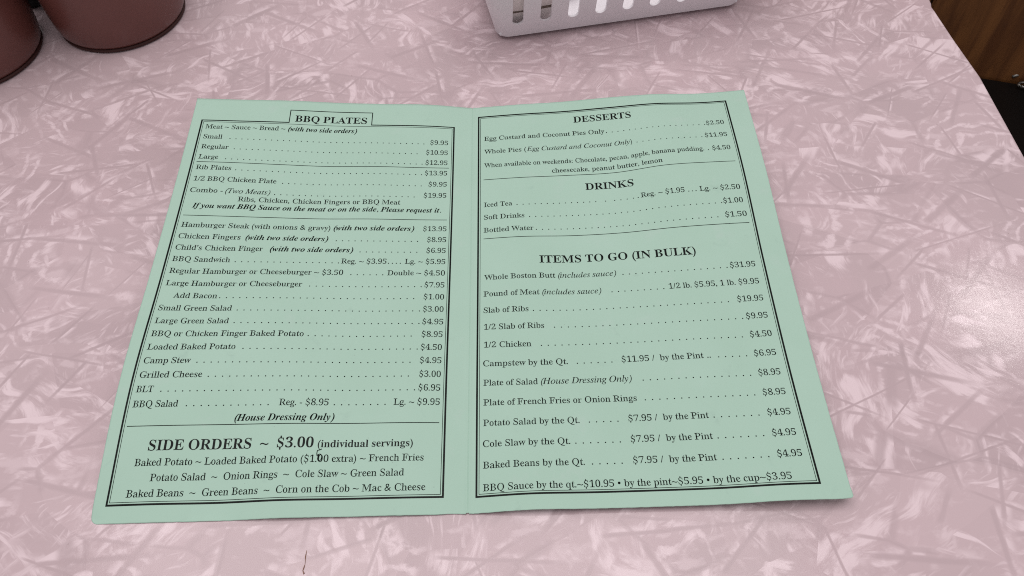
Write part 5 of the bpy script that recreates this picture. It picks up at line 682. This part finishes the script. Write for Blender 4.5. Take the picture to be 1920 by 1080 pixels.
# ------------------------------------------------------------------ white basket
bx0, by0 = 0.01705, 0.27662; bx1, by1 = 0.15110, 0.30010
th_b = math.atan2(by1 - by0, bx1 - bx0); LB = math.hypot(bx1 - bx0, by1 - by0)
basket = thing('basket', 'white plastic basket with upright slots holding packets, at the top of the picture', 'basket', (bx0, by0, 0))
basket.rotation_euler = (0, 0, th_b)
DB, HB, RB, Z0, FL = .105, .058, .0075, .0024, .24     # depth, height, corner radius, lift, flare
X0, X1 = -.0035, LB + .004
def basket_wall():
    per = []     # (x, y, nx, ny) of the base outline, counter-clockwise from the near left corner
    def arc(cx, cy, a0, a1, k=8): return [(cx + RB*math.cos(a0 + (a1-a0)*i/k), cy + RB*math.sin(a0 + (a1-a0)*i/k), math.cos(a0 + (a1-a0)*i/k), math.sin(a0 + (a1-a0)*i/k)) for i in range(k+1)]
    sides = [((X0 + RB, 0), (X1 - RB, 0), (0, -1)), ((X1, RB), (X1, DB - RB), (1, 0)), ((X1 - RB, DB), (X0 + RB, DB), (0, 1)), ((X0, DB - RB), (X0, RB), (-1, 0))]
    corners = [arc(X1-RB, RB, -PI/2, 0), arc(X1-RB, DB-RB, 0, PI/2), arc(X0+RB, DB-RB, PI/2, PI), arc(X0+RB, RB, PI, 1.5*PI)]
    V, F = [], []; T = .0016
    def P3(x, y, nx, ny, t, inner):
        g = t * FL - (T if inner else 0)
        return (x + nx*g, y + ny*g, Z0 + t)
    def add(loops, tris, mp):
        flat = [p for l in loops for p in l]; n = len(V)
        for inner in (0, 1):
            for p in flat: V.append(mp(p, inner))
        m = len(flat)
        for t in tris: F.append(tuple(n + k for k in t)); F.append(tuple(n + m + k for k in t[::-1]))
        o = 0
        for l in loops:
            for k in range(len(l)): a, b = o + k, o + (k+1) % len(l); F.append((n+a, n+b, n+m+b, n+m+a))
            o += len(l)
    for si, (a, b, nn) in enumerate(sides):
        L = math.hypot(b[0]-a[0], b[1]-a[1]); dx, dy = (b[0]-a[0])/L, (b[1]-a[1])/L
        mp = lambda p, inner: P3(a[0] + dx*p[0], a[1] + dy*p[0], nn[0], nn[1], p[1], inner)
        if si in (0, 2): cs = [(.0078 - .0035 - X0 - RB + k * .01575) + .0035 for k in range(9)]
        else: k_ = int((L - .012) / .0158); cs = [L/2 + (k - (k_-1)/2) * .0158 for k in range(k_)]
        cs = [c for c in cs if .003 < c < L - .003]
        cuts = [0] + [(p + q)/2 for p, q in zip(cs, cs[1:])] + [L]
        for c, p, q in zip(cs, cuts, cuts[1:]):
            w, r, t0, t1 = .0031, .0029, .0088, .046
            hole = [(c - w, t1), (c - w*.7, t1 + .002), (c + w*.7, t1 + .002), (c + w, t1)]
            hole += [(c + w*math.cos(x), t0 + r - r*math.sin(x)) for x in [PI/2*i/6*1.0 for i in range(0, 13)]]
            outer = [(p, 0), (q, 0), (q, HB), (p, HB)]
            tr = tessellate_polygon([[Vector((x, y, 0)) for x, y in outer], [Vector((x, y, 0)) for x, y in hole]])
            add([outer, hole], tr, mp)
        ar = corners[si]
        for g, h in zip(ar, ar[1:]):
            n = len(V)
            for inner in (0, 1):
                for t in (0, HB):
                    for s in (g, h): V.append(P3(s[0], s[1], s[2], s[3], t, inner))
            F.extend([(n, n+1, n+3, n+2), (n+4, n+6, n+7, n+5), (n, n+4, n+5, n+1), (n+2, n+3, n+7, n+6)])
    return V, F
v, f = basket_wall()
o = mesh_obj('wall', v, f, M_BASKET, basket)
bm = bmesh.new(); bm.from_mesh(o.data); bmesh.ops.recalc_face_normals(bm, faces=bm.faces)
bmesh.ops.remove_doubles(bm, verts=bm.verts, dist=1e-5); bm.to_mesh(o.data); bm.free()
for p in o.data.polygons: p.use_smooth = False
bm = bmesh.new(); box(bm, X0 + .0012, .0012, Z0 + .0003, X1 - .0012, DB - .0012, Z0 + .002, .0004); bm_obj('floor', bm, M_BASKET, basket)
for x in (X0 + .018, X1 - .018):
    for y in (.018, DB - .018):
        bm = bmesh.new(); box(bm, x - .004, y - .004, .0002, x + .004, y + .004, Z0 + .0006, .0008); bm_obj('foot', bm, M_BASKET, basket)
# rim
def ring_rim():
    g0 = HB * FL; out = []
    for si, (cx, cy, a0) in enumerate([(X1-RB, RB, -PI/2), (X1-RB, DB-RB, 0), (X0+RB, DB-RB, PI/2), (X0+RB, RB, PI)]):
        for i in range(9): a = a0 + PI/2*i/8; out.append((cx + (RB+g0)*math.cos(a), cy + (RB+g0)*math.sin(a), math.cos(a), math.sin(a)))
    V, F = [], []; sec = [(-.002, 0), (.0035, 0), (.0042, -.001), (.0042, -.005), (.0030, -.005), (.0028, -.002), (-.002, -.002)]
    for x, y, nx, ny in out:
        for d, z in sec: V.append((x + nx*d, y + ny*d, Z0 + HB + .002 + z))
    k, n = len(sec), len(out)
    for i in range(n):
        for j in range(k): F.append((i*k + j, ((i+1) % n)*k + j, ((i+1) % n)*k + (j+1) % k, i*k + (j+1) % k))
    return V, F
v, f = ring_rim(); mesh_obj('rim', v, f, M_BASKET, basket)
# packets standing inside the basket
def packet(x, y, w, h, d, rz, tilt, mat, label, seam=None):
    t = thing('packet', label, 'packet')
    t.matrix_world = basket_M @ Matrix.Translation((x, y, Z0 + .0021)) @ Matrix.Rotation(rz, 4, 'Z') @ Matrix.Rotation(tilt, 4, 'X')
    nx, nz = 10, 12; V, F = [], []
    for s in (0, 1):
        for i in range(nx + 1):
            for j in range(nz + 1):
                a, b = i/nx, j/nz
                bulge = d/2 * (math.sin(PI*a) * math.sin(PI*b)) ** .45 if 0 < i < nx and 0 < j < nz else .0001
                V.append((w*(a - .5), (bulge if s else -bulge) + .0004*math.sin(9*a + 5*b), h*b))
    n = (nx+1)*(nz+1)
    for i in range(nx):
        for j in range(nz):
            a = i*(nz+1) + j; F.append((a, a+nz+1, a+nz+2, a+1)); F.append((n+a+1, n+a+nz+2, n+a+nz+1, n+a))
    mesh_obj('pouch', V, F, mat, t, True)
    if seam:
        bm = bmesh.new(); box(bm, -w/2*.98, -d/2 - .0007, h*seam - .0004, w/2*.98, -d/2 + .0012, h*seam + .0005, .0002); bm_obj('printed_band', bm, M_BAND, t)
    return t
basket_M = Matrix.Translation((bx0, by0, 0)) @ Matrix.Rotation(th_b, 4, 'Z')
packet(.0165, .0075, .034, .032, .003, .05, .30, M_PACKG, 'grey-beige packet with a dark printed line behind the two leftmost basket slots', .42)
packet(.0395, .0230, .018, .040, .004, -.03, -.10, M_PACKW, 'white packet with a black band, behind the third basket slot from the left', .33)
packet(.0620, .0500, .030, .044, .004, .08, -.30, M_PACKW, 'plain white packet behind the fourth and fifth basket slots')
packet(.0890, .0300, .020, .036, .005, -.1, -.20, M_PACKT, 'tan packet behind the sixth basket slot from the left')
packet(.1120, .0600, .030, .040, .004, .12, -.15, M_PACKW, 'white packet leaning in the right half of the basket')

# ------------------------------------------------------------------ crumb on the table
cr = [(-57.75, -11.6, .10), (-57.80, -13.0, .28), (-57.9, -14.2, .30), (-57.75, -15.4, .16), (-57.7, -16.6, .14), (-57.95, -17.8, .34), (-58.2, -18.9, .22), (-57.6, -19.8, .40), (-57.9, -20.2, .06)]
V, F = [], []
for x, y, r in cr:
    for k in range(6): a = 2*PI*k/6; r_ = r * .62; V.append(((x + r_*math.cos(a)*random.uniform(.8, 1.2))/1000, y/1000, max(.00002, (r*.6 + r*.6*math.sin(a))/1000)))
for i in range(len(cr) - 1):
    for k in range(6): a, b = i*6 + k, i*6 + (k+1) % 6; F.append((a, b, b+6, a+6))
F += [tuple(range(5, -1, -1)), tuple(range(len(V) - 6, len(V)))]
o = mesh_obj('crumb', V, F, M_CRUMB); o['label'] = 'thin brown crumb sliver on the pink table below the menu'; o['category'] = 'crumb'

# ------------------------------------------------------------------ booth seat beyond the table
booth = thing('booth', 'booth seat of black vinyl with a brown wooden panel, beyond the table edge', 'booth', (0.75, 0.55, -0.75))
def loc_box(x0, y0, z0, x1, y1, z1, bev):
    bm = bmesh.new(); box(bm, x0-.75, y0-.55, z0+.75, x1-.75, y1-.55, z1+.75, bev); return bm
d_ = math.atan2(.54898 - .56637, .55430 - .51233)
def rot_about(o, a):
    o.matrix_local = Matrix.Translation((.5123-.75, .5663-.55, 0)) @ Matrix.Rotation(a, 4, 'Z') @ Matrix.Translation((-(.5123-.75), -(.5663-.55), 0))
o = bm_obj('seat_cushion', loc_box(.15, .05, -.37, 1.3, .575, -.28, .012), M_VINYL, booth, True); rot_about(o, d_ * .8)
for k in range(7):
    x = .10 + k * .17
    o = bm_obj('panel', loc_box(x, .568, -.75, x + .1675, .592, .25, .002), M_WOOD, booth); rot_about(o, d_ * .8)
bm = loc_box(.15, .08, -.75, 1.3, .55, -.372, .004); o = bm_obj('plinth', bm, M_WOOD, booth); rot_about(o, d_ * .8)
floor = mesh_obj('floor', [(-3, -3, -.75), (3, -3, -.75), (3, 3, -.75), (-3, 3, -.75)], [(0, 1, 2, 3)], simple('dark_floor', (.05, .03, .02), .6, .3, var=.3, vscale=8))
floor['kind'] = 'structure'
clasp = thing('clasp', 'small worn metal clasp on a black strap lying on the vinyl booth seat', 'clasp', (.549, .551, -.279))
def tube(pts, r, n=8):
    V, F = [], []
    for i, p in enumerate(pts):
        p = Vector(p); d = (Vector(pts[min(i+1, len(pts)-1)]) - Vector(pts[max(i-1, 0)])).normalized()
        a = d.orthogonal().normalized(); b = d.cross(a)
        for k in range(n): q = p + a*r*math.cos(2*PI*k/n) + b*r*math.sin(2*PI*k/n); V.append(tuple(q))
    for i in range(len(pts)-1):
        for k in range(n): F.append((i*n+k, i*n+(k+1) % n, (i+1)*n+(k+1) % n, (i+1)*n+k))
    F += [tuple(range(n-1, -1, -1)), tuple(range(len(V)-n, len(V)))]
    return V, F
v, f = tube([(-.006, .006, .004), (0, .007, .006), (.008, .009, .007), (.016, .010, .006)], .0018); mesh_obj('bar', v, f, M_STEEL, clasp, True)
v, f = tube([(.003 + .007*math.cos(a), -.006 + .004*math.sin(a), .003) for a in [2*PI*i/16 for i in range(17)]], .0014); mesh_obj('ring', v, f, M_STEEL, clasp, True)
v, f = tube([(.008, 0, .004), (.02, -.001, .006), (.05, .004, .005), (.09, .01, .004)], .004); mesh_obj('strap', v, f, M_VINYL, clasp, True)
